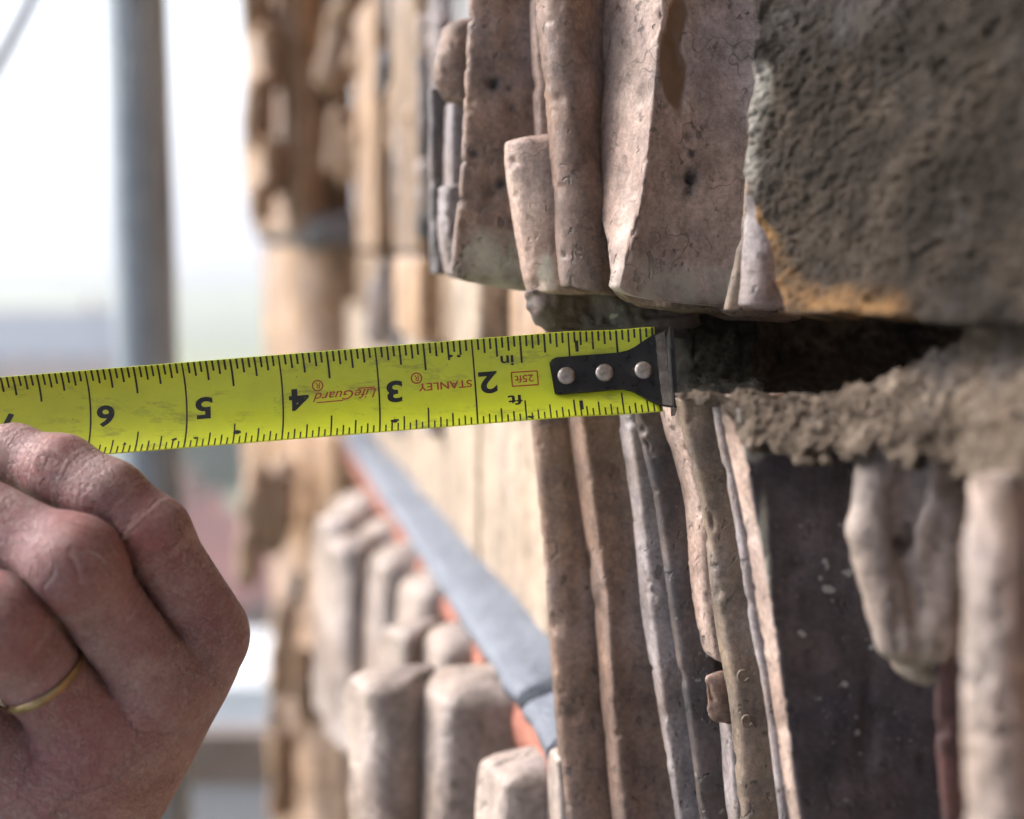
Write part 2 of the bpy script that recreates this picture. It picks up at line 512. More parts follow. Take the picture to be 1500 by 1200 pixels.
def terracotta(name, base, second, dark=(0.05, 0.04, 0.045), soot=0.35, craze=0.6, speck=0.5, lav=0.3, sc=1.0, spots=0.0, rough=0.62, bump=0.0006):
    t = NT(name)
    big = t.noise(38 * sc, 3, 0.6)
    col = t.mix(t.ramp(big, [(0.35, 0.0), (0.65, 1.0)]), base, second)
    # pale bluish bloom
    lv = t.noise(24 * sc, 3, 0.6, t.mapped((1, 1, 0.5), loc=(3, 1, 2)))
    col = t.mix(t.math('MULTIPLY', t.ramp(lv, [(0.5, 0.0), (0.7, 1.0)]), lav), col, (0.36, 0.33, 0.36))
    # grime in streaks
    st = t.noise(30 * sc, 4, 0.68, t.mapped((1, 1, 0.35), loc=(7, 5, 1)))
    col = t.mix(t.math('MULTIPLY', t.ramp(st, [(0.46, 0.0), (0.72, 1.0)]), soot), col, dark)
    # fine mottling
    fm = t.noise(700 * sc, 3, 0.75)
    col = t.mix(0.5, col, t.mix(1.0, col, t.ramp(fm, [(0.3, 0.4), (0.7, 1.5)]), 'MULTIPLY'))
    md = t.noise(125 * sc, 6, 0.72, t.mapped((1, 1, 0.7), loc=(6, 2, 5)))
    col = t.mix(0.85, col, t.mix(1.0, col, t.ramp(md, [(0.33, 0.5), (0.5, 0.98), (0.68, 1.4)]), 'MULTIPLY'))
    # hair cracks
    ed = t.noise(120 * sc, 1.5, 0.5, t.mapped(loc=(1, 6, 3)))
    msk = t.ramp(t.noise(75 * sc, 2, 0.6, t.mapped(loc=(2, 9, 4))), [(0.47, 0.0), (0.54, 1.0)])
    cr = t.math('MULTIPLY', t.ramp(ed, [(0.485, 0.0), (0.5, 1.0), (0.515, 0.0)]), msk)
    crz = t.math('MULTIPLY', cr, craze)
    col = t.mix(crz, col, (0.045, 0.035, 0.032))
    # pits and specks
    pv = t.noise(330 * sc, 2, 0.55, t.mapped((1, 1, 0.8), loc=(5, 5, 8)))
    pm = t.ramp(t.noise(60 * sc, 2, 0.6, t.mapped(loc=(5, 5, 8))), [(0.45, 0.0), (0.6, 1.0)])
    pit = t.math('MULTIPLY', t.ramp(pv, [(0.61, 0.0), (0.67, 1.0)]), pm)
    col = t.mix(t.math('MULTIPLY', pit, speck), col, (0.04, 0.035, 0.035))
    blm = t.attr('bloom')
    col = t.mix(t.math('MULTIPLY', blm, t.ramp(t.noise(140 * sc, 4, 0.6), [(0.35, 0.25), (0.6, 1.0)])), col, (0.40, 0.37, 0.31))
    stn = t.attr('stain')
    col = t.mix(t.math('MULTIPLY', stn, t.ramp(t.noise(300 * sc, 3, 0.6), [(0.3, 0.4), (0.6, 1.0)])), col, (0.03, 0.026, 0.03))
    flk = t.attr('flake')
    col = t.mix(flk, col, t.mix(t.noise(110, 3), (0.15, 0.08, 0.048), (0.25, 0.15, 0.09)))
    if spots:
        sp = t.ramp(t.noise(210, 1.5, 0.5, t.mapped(loc=(1, 4, 4))), [(0.70, 0.0), (0.73, 0.85)])
        fs = t.math('MULTIPLY', t.ramp(t.noise(900, 1.5, 0.5), [(0.68, 0.0), (0.74, 0.9)]), t.ramp(t.noise(60, 3), [(0.45, 0.0), (0.62, 0.9)]))
        col = t.mix(t.math('MULTIPLY', t.math('MAXIMUM', sp, fs), spots), col, (0.42, 0.40, 0.37))
    h = t.math('SUBTRACT', t.math('ADD', t.math('MULTIPLY', fm, 0.35), t.math('MULTIPLY', t.noise(160 * sc, 2, 0.6), 0.6)), t.math('MULTIPLY', pit, 0.7))
    rg = t.ramp(t.noise(200 * sc, 3), [(0.3, rough - 0.12), (0.7, rough + 0.14)])
    t.done(col, rg, t.bump(h, bump / sc))
    M[name] = t.m


terracotta('pink_clay', (0.47, 0.345, 0.29), (0.37, 0.25, 0.205), soot=0.5, craze=0.65, lav=0.5, bump=.0005)
terracotta('brown_clay', (0.25, 0.155, 0.112), (0.165, 0.105, 0.082), soot=0.6, craze=0.5, lav=0.4, bump=.0005)
terracotta('tan_clay', (0.26, 0.185, 0.13), (0.175, 0.13, 0.104), soot=0.55, craze=0.3, lav=0.35, spots=0.5, bump=.0005)
terracotta('sooty_clay', (0.088, 0.062, 0.062), (0.040, 0.034, 0.042), soot=0.45, craze=0.3, lav=0.22, spots=0.8, rough=0.55, bump=.0004)
terracotta('blue_black_clay', (0.12, 0.085, 0.073), (0.055, 0.048, 0.055), soot=0.55, craze=0.3, lav=0.3, spots=0.6, rough=0.5, bump=.0005)
terracotta('lavender_clay', (0.31, 0.27, 0.275), (0.24, 0.185, 0.17), soot=0.55, craze=0.2, lav=0.6, bump=.0005)
terracotta('far_clay', (0.47, 0.30, 0.185), (0.37, 0.225, 0.125), soot=0.4, craze=0.2, lav=0.5, sc=0.4)
terracotta('far_brown_clay', (0.25, 0.155, 0.08), (0.20, 0.125, 0.075), soot=0.3, craze=0.2, lav=0.2, sc=0.4)
terracotta('grey_clay', (0.15, 0.145, 0.145), (0.09, 0.092, 0.10), soot=0.4, craze=0.2, lav=0.5, sc=0.5)
terracotta('cream_clay', (0.43, 0.335, 0.255), (0.38, 0.285, 0.21), soot=0.15, craze=0.15, lav=0.2, sc=0.4)
terracotta('pale_clay', (0.41, 0.33, 0.285), (0.32, 0.24, 0.20), soot=0.35, craze=0.2, lav=0.6, sc=0.5)
terracotta('maroon_clay', (0.11, 0.045, 0.04), (0.07, 0.035, 0.035), soot=0.4, craze=0.2, lav=0.1)


def fracture(name):
    t = NT(name)
    w = t.warp(60, 0.02)
    a = t.noise(70, 6, 0.65)
    col = t.ramp(a, [(0.3, (0.015, 0.011, 0.009)), (0.5, (0.034, 0.026, 0.020)), (0.68, (0.072, 0.055, 0.042))])
    g = t.noise(900, 3, 0.75)
    col = t.mix(0.9, col, t.mix(1.0, col, t.ramp(g, [(0.3, 0.5), (0.7, 1.5)]), 'MULTIPLY'))
    bl = t.noise(45, 4, 0.6, t.mapped(loc=(4, 4, 1)))
    col = t.mix(t.ramp(bl, [(0.55, 0.0), (0.7, 0.4)]), col, (0.095, 0.088, 0.090))
    oc = t.attr('ochre')
    on = t.math('MULTIPLY', oc, t.ramp(t.noise(180, 5, 0.7), [(0.32, 0.1), (0.56, 1.0)]))
    col = t.mix(on, col, t.mix(t.noise(150, 3), (0.11, 0.06, 0.032), (0.36, 0.20, 0.08)))
    pa = t.attr('pale')
    col = t.mix(t.math('MULTIPLY', pa, t.ramp(t.noise(260, 4, 0.6), [(0.3, 0.3), (0.6, 1.0)])), col, (0.40, 0.37, 0.33))
    h = t.math('ADD', t.math('MULTIPLY', t.noise(420, 4, 0.7, w), 0.8), t.math('MULTIPLY', g, 0.6))
    t.done(col, 0.95, t.bump(h, 0.0012), Specular_IOR_Level=0.2)
    M[name] = t.m


fracture('fractured_clay')


def mortar_mat(name, c0, c1, c2, ochre=True):
    t = NT(name)
    a = t.noise(110, 6, 0.65)
    col = t.ramp(a, [(0.3, c0), (0.5, c1), (0.7, c2)])
    g = t.noise(800, 3, 0.75)
    col = t.mix(0.8, col, t.mix(1.0, col, t.ramp(g, [(0.3, 0.45), (0.7, 1.5)]), 'MULTIPLY'))
    if ochre:
        o = t.noise(60, 3, 0.6, t.mapped(loc=(2, 3, 9)))
        col = t.mix(t.ramp(o, [(0.60, 0.0), (0.74, 0.45)]), col, (0.22, 0.13, 0.065))
        b = t.noise(50, 3, 0.6, t.mapped(loc=(8, 3, 1)))
        col = t.mix(t.ramp(b, [(0.56, 0.0), (0.72, 0.45)]), col, (0.18, 0.175, 0.19))
    h = t.math('ADD', t.noise(450, 5, 0.75), t.math('MULTIPLY', g, 0.8))
    t.done(col, 0.95, t.bump(h, 0.0016), Specular_IOR_Level=0.2)
    M[name] = t.m


mortar_mat('lime_mortar', (0.065, 0.048, 0.036), (0.155, 0.118, 0.09), (0.32, 0.255, 0.20))
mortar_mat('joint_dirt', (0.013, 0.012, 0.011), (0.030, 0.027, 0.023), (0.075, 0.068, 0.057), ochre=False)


def simple(name, col, rough=0.6, metal=0.0, var=0.0, scale=20.0, col2=None, bump=0.0, **kw):
    t = NT(name)
    if col2 is None: col2 = tuple(c * 0.7 for c in col)
    c = t.mix(t.ramp(t.noise(scale, 5, 0.6), [(0.35, 0.0), (0.65, 1.0)]), col, col2)
    nb = t.bump(t.noise(scale * 4, 4, 0.6), bump) if bump else None
    t.done(c, rough, nb, Metallic=metal, **kw)
    M[name] = t.m


# galvanised tube
def galv():
    t = NT('galvanised_steel')
    a = t.noise(14, 5, 0.65, t.mapped((1, 1, 0.6)))
    col = t.ramp(a, [(0.3, (0.20, 0.23, 0.27)), (0.55, (0.28, 0.315, 0.36)), (0.75, (0.38, 0.41, 0.44))])
    b = t.noise(90, 3, 0.6)
    col = t.mix(0.3, col, t.mix(1.0, col, t.ramp(b, [(0.3, 0.6), (0.7, 1.3)]), 'MULTIPLY'))
    t.done(col, t.ramp(a, [(0.3, 0.42), (0.7, 0.62)]), t.bump(b, 0.0004), Metallic=0.2)
    M['galvanised_steel'] = t.m


galv()


def skin():
    t = NT('skin')
    a = t.noise(75, 5, 0.6)
    col = t.ramp(a, [(0.3, (0.20, 0.090, 0.092)), (0.5, (0.295, 0.160, 0.157)), (0.7, (0.38, 0.245, 0.24))])
    b = t.noise(28, 3, 0.6, t.mapped(loc=(2, 2, 5)))
    col = t.mix(t.ramp(b, [(0.42, 0.0), (0.62, 0.75)]), col, (0.25, 0.095, 0.105))
    # creases across the fingers: a coordinate along each finger
    al = t.attr('along'); wk = t.attr('wrinkle'); sd_ = t.attr('fid')
    comb = t.n.new('ShaderNodeCombineXYZ')
    t.link(al, comb.inputs[0]); t.link(sd_, comb.inputs[1])
    wob = t.math('ADD', al, t.math('MULTIPLY', t.math('SUBTRACT', t.noise(55, 1), 0.5), 0.008))
    n1 = t.n.new('ShaderNodeTexNoise'); n1.noise_dimensions = '2D'
    cm = t.n.new('ShaderNodeCombineXYZ'); t.link(wob, cm.inputs[0]); t.link(sd_, cm.inputs[1]); t.link(cm.outputs[0], n1.inputs['Vector'])
    n1.inputs['Scale'].default_value = 270; n1.inputs['Detail'].default_value = 1; n1.inputs['Roughness'].default_value = 0.6
    line = t.ramp(n1.outputs['Fac'], [(0.462, 0.0), (0.495, 1.0), (0.528, 0.0)])
    ln = t.math('MULTIPLY', line, wk)
    lnb = t.math('MULTIPLY', ln, t.ramp(t.noise(160, 3), [(0.4, 0.1), (0.6, 1.0)]))
    col = t.mix(t.math('MULTIPLY', lnb, 0.6), col, (0.52, 0.42, 0.39))
    col = t.mix(t.math('MULTIPLY', t.ramp(wk, [(0.45, 0.0), (0.9, 1.0)]), t.ramp(t.noise(90, 3), [(0.35, 0.1), (0.65, 0.6)])), col, (0.32, 0.115, 0.10))
    # fine criss-cross skin grain
    wv_ = t.mapped((1.0, 1.0, 0.5), rot=(0.3, 0.7, 0.5))
    l1 = t.ramp(t.noise(640, 1.5, 0.5, wv_), [(0.455, 0.0), (0.495, 1.0), (0.535, 0.0)])
    l2 = t.ramp(t.noise(520, 1.5, 0.5, t.mapped((0.5, 1.0, 1.0), rot=(0.2, -0.6, 0.3), loc=(4, 4, 4))), [(0.46, 0.0), (0.495, 1.0), (0.53, 0.0)])
    gr = t.math('MULTIPLY', t.math('MAXIMUM', l1, l2), t.ramp(t.noise(70, 3, 0.6, t.mapped(loc=(3, 7, 1))), [(0.35, 0.15), (0.65, 1.0)]))
    dust = t.noise(60, 5, 0.7, t.mapped(loc=(9, 2, 2)))
    dm = t.ramp(dust, [(0.45, 0.0), (0.7, 1.0)])
    col = t.mix(t.math('MULTIPLY', gr, t.math('ADD', t.math('MULTIPLY', dm, 0.5), 0.32)), col, (0.52, 0.42, 0.39))
    col = t.mix(t.math('MULTIPLY', dm, 0.28), col, (0.44, 0.34, 0.31))
    fine = t.noise(900, 3, 0.7)
    col = t.mix(0.45, col, t.mix(1.0, col, t.ramp(fine, [(0.3, 0.5), (0.7, 1.45)]), 'MULTIPLY'))
    h = t.math('SUBTRACT', t.math('ADD', t.math('MULTIPLY', fine, 0.35), t.math('MULTIPLY', t.noise(240, 3), 0.5)), t.math('ADD', t.math('MULTIPLY', ln, 1.0), t.math('MULTIPLY', gr, 0.75)))
    t.done(col, 0.6, t.bump(h, 0.00042), Subsurface_Weight=0.12, Subsurface_Scale=0.004, Subsurface_Radius=(1.0, 0.35, 0.2))
    M['skin'] = t.m


skin()
simple('nail', (0.46, 0.31, 0.29), 0.35, col2=(0.38, 0.24, 0.225), scale=120, bump=0.0002)
simple('gold', (0.42, 0.31, 0.18), 0.3, 1.0, col2=(0.28, 0.19, 0.09), scale=300, bump=0.0001)


def tape_mat():
    t = NT('tape_yellow')
    a = t.noise(60, 5, 0.65)
    col = t.mix(t.ramp(a, [(0.4, 0.0), (0.75, 1.0)]), (0.62, 0.68, 0.032), (0.53, 0.58, 0.032))
    d = t.noise(220, 6, 0.75, t.mapped((0.35, 1, 1)))
    col = t.mix(t.ramp(d, [(0.54, 0.0), (0.70, 0.65)]), col, (0.19, 0.19, 0.05))
    sp = t.ramp(t.voro(330, 'F1'), [(0.0, 1.0), (0.10, 0.0)])
    sp = t.math('MULTIPLY', sp, t.ramp(t.noise(70, 3), [(0.52, 0.0), (0.6, 0.8)]))
    col = t.mix(sp, col, (0.06, 0.06, 0.03))
    t.done(col, t.ramp(a, [(0.3, 0.30), (0.7, 0.45)]), t.bump(t.noise(400, 3), 0.00005), Coat_Weight=0.25, Coat_Roughness=0.25)
    M['tape_yellow'] = t.m
    for nm, c1 in (('print_black', (0.018, 0.018, 0.02)), ('print_red', (0.42, 0.055, 0.03))):
        t = NT(nm)
        w = t.ramp(t.noise(900, 4, 0.7), [(0.62, 0.0), (0.72, 0.5)])
        t.done(t.mix(w, c1, (0.30, 0.31, 0.05)), 0.4)
        M[nm] = t.m
    t = NT('black_steel')
    a = t.noise(250, 6, 0.7)
    col = t.ramp(a, [(0.4, (0.012, 0.011, 0.012)), (0.62, (0.022, 0.02, 0.02)), (0.72, (0.10, 0.085, 0.07))])
    t.done(col, t.ramp(a, [(0.3, 0.2), (0.7, 0.5)]), t.bump(a, 0.00012), Metallic=0.2)
    M['black_steel'] = t.m
    t = NT('worn_steel')
    a = t.noise(250, 5, 0.7)
    col = t.ramp(a, [(0.35, (0.10, 0.085, 0.07)), (0.6, (0.22, 0.19, 0.165)), (0.75, (0.4, 0.36, 0.32))])
    t.done(col, 0.6, t.bump(a, 0.0003), Metallic=0.3)
    M['worn_steel'] = t.m
    simple('rivet_steel', (0.50, 0.44, 0.40), 0.38, 0.85, col2=(0.26, 0.21, 0.18), scale=700, bump=0.0001)


tape_mat()
simple('lead_sheet', (0.175, 0.195, 0.235), 0.55, 0.1, col2=(0.13, 0.145, 0.18), scale=30, bump=0.002)
simple('red_tile', (0.36, 0.14, 0.095), 0.85, col2=(0.28, 0.10, 0.07), scale=60, bump=0.001)
simple('timber', (0.25, 0.20, 0.175), 0.85, col2=(0.17, 0.135, 0.12), scale=9, bump=0.003)
simple('black_cable', (0.10, 0.09, 0.14), 0.5)
simple('slate', (0.13, 0.145, 0.18), 0.6, col2=(0.10, 0.11, 0.135), scale=0.6)
simple('roof_tile', (0.42, 0.17, 0.12), 0.9, col2=(0.34, 0.13, 0.10), scale=0.6)
simple('brick_wall', (0.30, 0.16, 0.11), 0.9, col2=(0.24, 0.13, 0.09), scale=1.0)
simple('white_render', (0.80, 0.79, 0.77), 0.8, col2=(0.74, 0.73, 0.70), scale=0.5)
simple('window_glass', (0.06, 0.07, 0.085), 0.15, col2=(0.05, 0.06, 0.07), scale=1)
simple('tarmac', (0.075, 0.073, 0.072), 0.9, col2=(0.055, 0.054, 0.053), scale=2)
simple('bark', (0.10, 0.075, 0.055), 0.9, scale=3)
simple('leaves', (0.075, 0.105, 0.035), 0.8, col2=(0.045, 0.07, 0.025), scale=0.6)
simple('cloth', (0.055, 0.06, 0.085), 0.9, col2=(0.04, 0.045, 0.065), scale=90, bump=0.001)
simple('screen_blue', (0.30, 0.345, 0.42), 0.7, col2=(0.26, 0.30, 0.37), scale=4)  # for the added screen behind the viewpoint; pale blue cools its bounced light


def fields_mat():
    t = NT('fields')
    v = t.n.new('ShaderNodeTexVoronoi'); t.link(t.warp(0.004, 90), v.inputs['Vector']); v.inputs['Scale'].default_value = 0.0062
    hue = t.n.new('ShaderNodeSeparateColor'); t.link(v.outputs['Color'], hue.inputs[0])
    col = t.ramp(hue.outputs[0], [(0.0, (0.14, 0.17, 0.08)), (0.3, (0.22, 0.23, 0.09)), (0.55, (0.34, 0.30, 0.17)), (0.75, (0.16, 0.19, 0.10)), (1.0, (0.36, 0.35, 0.14))])
    ed = t.voro(0.0062, vec=t.warp(0.004, 90))
    col = t.mix(t.ramp(ed, [(0.0, 1.0), (0.03, 0.0)]), col, (0.045, 0.065, 0.03))
    col = t.mix(0.5, col, t.mix(1.0, col, t.ramp(t.noise(0.08, 6, 0.7), [(0.3, 0.65), (0.7, 1.35)]), 'MULTIPLY'))
    t.done(col, 0.95)
    M['fields'] = t.m


fields_mat()

# ------------------------------------------------------------------ far setting: ground, hills, houses
GZ = -16.0


def gp(px, py, z=GZ):
    """the point of the level z seen at (px, py)"""
    d = P(px, py, 1.0); t = z / d[2]
    return d * t


def ground():
    n = 60
    rr = np.concatenate([[0], np.geomspace(8, 8000, n)]); th = np.linspace(0, 2 * math.pi, 72, endpoint=False)
    V = [(0, 0, GZ)]; F = []
    for r in rr[1:]:
        for a in th:
            x, y = r * math.sin(a), r * math.cos(a)
            z = GZ
            if r > 500:
                z += (vnoise(np.array([[x, y, 0.0]]), 1 / 900, 4)[0] * 0.5 + 0.5) * min(1, (r - 500) / 2500) * 24 * min(r / 3000, 3.0)
                z -= r * r / 2 / 6.37e6
            V.append((x, y, z))
    m = len(th)
    for j in range(m): F.append((0, 1 + j, 1 + (j + 1) % m))
    for i in range(n - 1):
        for j in range(m):
            a, b = 1 + i * m + j, 1 + i * m + (j + 1) % m
            F.append((a, a + m, b + m, b))
    o = mesh_obj('ground', np.array(V), F, 'fields', origin=(0, 0, 0))
    tag(o, kind='structure')


ground()
yard = mesh_obj('yard', [gp(-500, 1000, GZ + .02), gp(600, 900, GZ + .02), gp(620, 1500, GZ + .02), gp(-500, 1700, GZ + .02)], [(0, 1, 2, 3)], 'tarmac', smooth=False)
tag(yard, kind='structure')


def house(px, py, w, dpt, h, rh, rz, wallm, roofm, label, name='house', nwin=3):
    c = gp(px, py)
    t = thing(name, label, 'house', tuple(c))
    cs, sn = math.cos(rz), math.sin(rz)

    def tr(q):
        q = np.asarray(q, float)
        return np.stack([cs * q[:, 0] - sn * q[:, 1], sn * q[:, 0] + cs * q[:, 1], q[:, 2]], -1) + c
    a, b = w / 2, dpt / 2
    V = [(-a, -b, 0), (a, -b, 0), (a, b, 0), (-a, b, 0), (-a, -b, h), (a, -b, h), (a, b, h), (-a, b, h), (-a, 0, h + rh), (a, 0, h + rh)]
    mesh_obj('wall', tr(V), [(0, 1, 5, 4), (1, 2, 6, 9, 5), (2, 3, 7, 6), (3, 0, 4, 8, 7)], wallm, t, smooth=False)
    e = 0.35; th = 0.15
    for s in (-1, 1):
        k = rh / b
        q = [(-a - e, s * (b + e), h - e * k + .02), (a + e, s * (b + e), h - e * k + .02), (a + e, 0, h + rh + .02), (-a - e, 0, h + rh + .02)]
        q2 = [(x, y, z + th) for x, y, z in q]
        mesh_obj('roof_slope', tr(q + q2), [(0, 1, 2, 3), (4, 5, 6, 7), (0, 1, 5, 4), (1, 2, 6, 5), (2, 3, 7, 6), (3, 0, 4, 7)], roofm, t, smooth=False)
    ch = [(a * .6 + x, y, h + rh * .5 + z) for z in (0, rh * .5 + 1.1) for x, y in ((-.4, -.3), (.4, -.3), (.4, .3), (-.4, .3))]
    mesh_obj('chimney', tr(ch), [(0, 1, 5, 4), (1, 2, 6, 5), (2, 3, 7, 6), (3, 0, 4, 7), (4, 5, 6, 7)], 'brick_wall', t, smooth=False)
    for i in range(nwin):
        x = -a + w * (i + .5) / nwin
        for z0 in ([1.0] if h < 4 else [1.0, 3.6]):
            q = [(x + dx, -b - .04 + dy, z0 + dz) for dy in (0, .1) for dx, dz in ((-.55, 0), (.55, 0), (.55, 1.3), (-.55, 1.3))]
            mesh_obj('window', tr(q), [(0, 1, 2, 3), (4, 5, 6, 7), (0, 1, 5, 4), (1, 2, 6, 5), (2, 3, 7, 6), (3, 0, 4, 7)], 'window_glass', t, smooth=False)
    return t


house(40, 590, 22, 9, 5.0, 4.0, R(6), 'brick_wall', 'slate', 'long slate-roofed house far off, left of the scaffold tube', nwin=6)
house(218, 990, 8, 7, 3.2, 2.9, R(66), 'brick_wall', 'roof_tile', 'red-roofed brick house behind the hand, beside the scaffold tube')
house(322, 1085, 7.0, 5, 2.7, 0.7, R(4), 'white_render', 'white_render', 'low white rendered outbuilding seen just right of the knuckles', name='outbuilding', nwin=0)


def far_tree(px, py, h, r, label, seed):
    c = gp(px, py); t = thing('tree', label, 'tree', tuple(c), 'trees in the blurred distance')
    rng = random.Random(seed)
    V = []; F = []
    segs = 7
    for i, (z, rad) in enumerate(((0, r * .09), (h * .3, r * .06), (h * .75, r * .025))):
        for j in range(segs):
            a = 2 * math.pi * j / segs
            V.append((c[0] + rad * math.cos(a), c[1] + rad * math.sin(a), c[2] + z))
    for i in range(2):
        for j in range(segs): F.append((i*segs+j, i*segs+(j+1) % segs, (i+1)*segs+(j+1) % segs, (i+1)*segs+j))
    mesh_obj('trunk', V, F, 'bark', t)
    V = []; F = []
    for _ in range(2600):
        while True:
            x, y, z = (rng.uniform(-1, 1) for _ in range(3))
            q = x * x + y * y + z * z
            if 0.15 < q < 1 + 0.25 * math.sin(5 * x + seed) * math.cos(4 * z + 3 * y): break
        p = np.array([c[0] + x * r, c[1] + y * r, c[2] + h * .62 + z * h * .40])
        u = np.array([rng.gauss(0, 1) for _ in range(3)]); u /= np.linalg.norm(u); w = np.cross(u, [rng.gauss(0, 1) for _ in range(3)]); w /= np.linalg.norm(w) + 1e-9
        s = r * 0.07; k = len(V)
        V += [p - u * s, p + w * s * .6, p + u * s, p - w * s * .6]; F.append((k, k+1, k+2, k+3))
    mesh_obj('crown', V, F, 'leaves', t, smooth=False)


for i, (px, py, h, r, lab) in enumerate(((300, 765, 6, 3.4, 'small tree right of the scaffold tube below the tape'),)):
    far_tree(px, py, h, r, lab, i + 2)

# ------------------------------------------------------------------ scaffold
pz = P(210, 350, 1.12)
n_ = 40
pole = tube('scaffold_pole', np.stack([np.full(n_, pz[0]), np.full(n_, pz[1]), np.linspace(-2.2, 2.5, n_)], -1), 0.02415, 'galvanised_steel', seg=48)
tag(pole, 'grey galvanised scaffold tube standing upright behind the tape', 'scaffold tube')
bc = P(325, 1105, 1.75)
board = box('scaffold_board', bc + np.array([-1.0, -.019, -.033]), bc + np.array([.085, .019, .033]), 'timber', bevel=0.003)
tag(board, 'brown timber toe board crossing behind the hand at lower left', 'board')
pa, pb = P(-60, 185, 1.6), P(62, -35, 1.6)
tt = np.linspace(0, 1, 24)[:, None]
cable = tube('cable', pa * (1 - tt) + pb * tt + np.array([0, 0, -1.0]) * (0.008 * 4 * tt * (1 - tt)), 0.0085, 'black_cable', seg=12)
tag(cable, 'thin dark cable crossing the top left corner of the sky', 'cable')

# unseen boards overhead and a screen behind the viewpoint, both added to block skylight
shade_deck = thing('added_shade_deck', 'timber boards added overhead, out of the picture, to block light from above', 'scaffold', (0, 0, 1.35))
for i in range(5):
    box('board', (-0.98 + i * .228, -1.4, 1.33), (-0.98 + i * .228 + .222, 2.2, 1.368), 'timber', shade_deck, bevel=.003)
light_screen = thing('added_light_screen', 'pale blue screen added behind the viewpoint, out of the picture, to block the sky', 'sheeting', (0, -0.64, -1.9))
for i in range(3):
    box('sheet', (-2.45 + i * 1.0, -.66, -1.9), (-2.45 + i * 1.0 + .995, -.64, 1.3), 'screen_blue', light_screen)

# ------------------------------------------------------------------ the wall: cream ashlar face, ledge, core
wall = thing('wall', 'cream clay-block wall face behind the moulded stones, with a lead-topped ledge', 'wall', tuple(P(700, 700, 0.66)))


def wp(px, z, off=0.0):
    """point on the wall face in column px at height z, off = metres out of the wall"""
    u = (np.asarray(px, float) - 750) / FPX
    # depth along the view axis for height z on the wall plane: x = .1214 - .21 d - off
    y0 = (0.1214 - off) / (u + 0.21)
    q = P(np.asarray(px, float), 600, y0)
    q = np.array(q); q[..., 2] = z
    return q


def slab(name, p0, p1, z0, z1, thick, mat, parent, bev=0.002, out=0.0):
    """upright block of the wall face between plan points p0 and p1"""
    a = np.array([p0[0], p0[1]]); b = np.array([p1[0], p1[1]])
    iw = INW[:2]
    q = [a - iw * out, b - iw * out, b + iw * thick, a + iw * thick]
    V = [(x, y, z) for z in (z0, z1) for x, y in q]
    F = [(0, 1, 2, 3), (4, 5, 6, 7), (0, 1, 5, 4), (1, 2, 6, 5), (2, 3, 7, 6), (3, 0, 4, 7)]
    bm = bmesh.new()
    vs = [bm.verts.new(v) for v in V]
    for f in F: bm.faces.new([vs[i] for i in f])
    bmesh.ops.recalc_face_normals(bm, faces=bm.faces)
    bmesh.ops.bevel(bm, geom=list(bm.edges), offset=bev, segments=3, affect='EDGES', profile=0.6)
    bm.verts.index_update()
    o = mesh_obj(name, [v.co[:] for v in bm.verts], [[v.index for v in f.verts] for f in bm.faces], mat, parent)
    bm.free()
    return o


cols = [806, 702, 631, 572, 530, 500]
for i in range(len(cols) - 1):
    p0, p1 = wp(cols[i], 0), wp(cols[i + 1], 0)
    g = 0.0016 * (p1 - p0) / np.linalg.norm(p1 - p0)
    slab('stone', p0 + g, p1 - g, -0.17, -0.055, 0.05, 'cream_clay', wall, out=0.001 * (i % 2))
for i, (x0, x1, o_) in enumerate(((806, 745, .0), (742, 700, .012), (698, 655, .004), (653, 612, .014), (610, 580, .0), (578, 548, .012))):
    p0, p1 = wp(x0, 0), wp(x1, 0)
    slab('stone', p0, p1, -0.0535, -0.010, 0.05, ['far_clay', 'cream_clay', 'far_brown_clay'][i % 3], wall, out=o_, bev=0.004)
    slab('stone', p0, p1, -0.008, 0.16, 0.05, ['far_brown_clay', 'grey_clay', 'far_clay'][i % 3], wall, out=o_, bev=0.004)
# core of the wall, far and near, above and below
for nm, z0, z1 in (('masonry', -16.0, 4.0),):
    a = np.array([0.1214 - 0.21 * (-1.2) + .13, -1.2]); b = np.array([0.1214 - 0.21 * 1.45 + .13, 1.45])
    V = [(x, y, z) for z in (z0, z1) for x, y in (a, b, b + INW[:2] * 1.5, a + INW[:2] * 1.5)]
    mesh_obj(nm, V, [(0, 1, 2, 3), (4, 5, 6, 7), (0, 1, 5, 4), (1, 2, 6, 5), (2, 3, 7, 6), (3, 0, 4, 7)], 'far_brown_clay', wall, smooth=False)

# the ledge: lead flashing in two lengths over a red tile course
L0 = wp(812, 0); L1 = wp(545, 0)
wd2 = WALL[:2] / np.linalg.norm(WALL[:2]); iw2 = INW[:2]


def ledge_piece(name, s0, s1, prof, mat, parent, wob=0.0, n=30, seed=0):
    s = np.linspace(s0, s1, n); V = []
    for i, t in enumerate(s):
        o = L0[:2] + wd2 * t
        for (e, z) in prof:
            V.append((o[0] - iw2[0] * e, o[1] - iw2[1] * e, z))
    V = np.array(V)
    if wob: V[:, 2] += wob * fbm(V, 40, 2, seed); V[:, 0] += wob * fbm(V, 55, 2, seed + 3)
    m = len(prof); F = []
    for i in range(n - 1):
        for j in range(m): F.append((i*m+j, i*m+(j+1) % m, (i+1)*m+(j+1) % m, (i+1)*m+j))
    F += [tuple(range(m))[::-1], tuple(range((n-1)*m, n*m))]
    return mesh_obj(name, V, F, mat, parent)


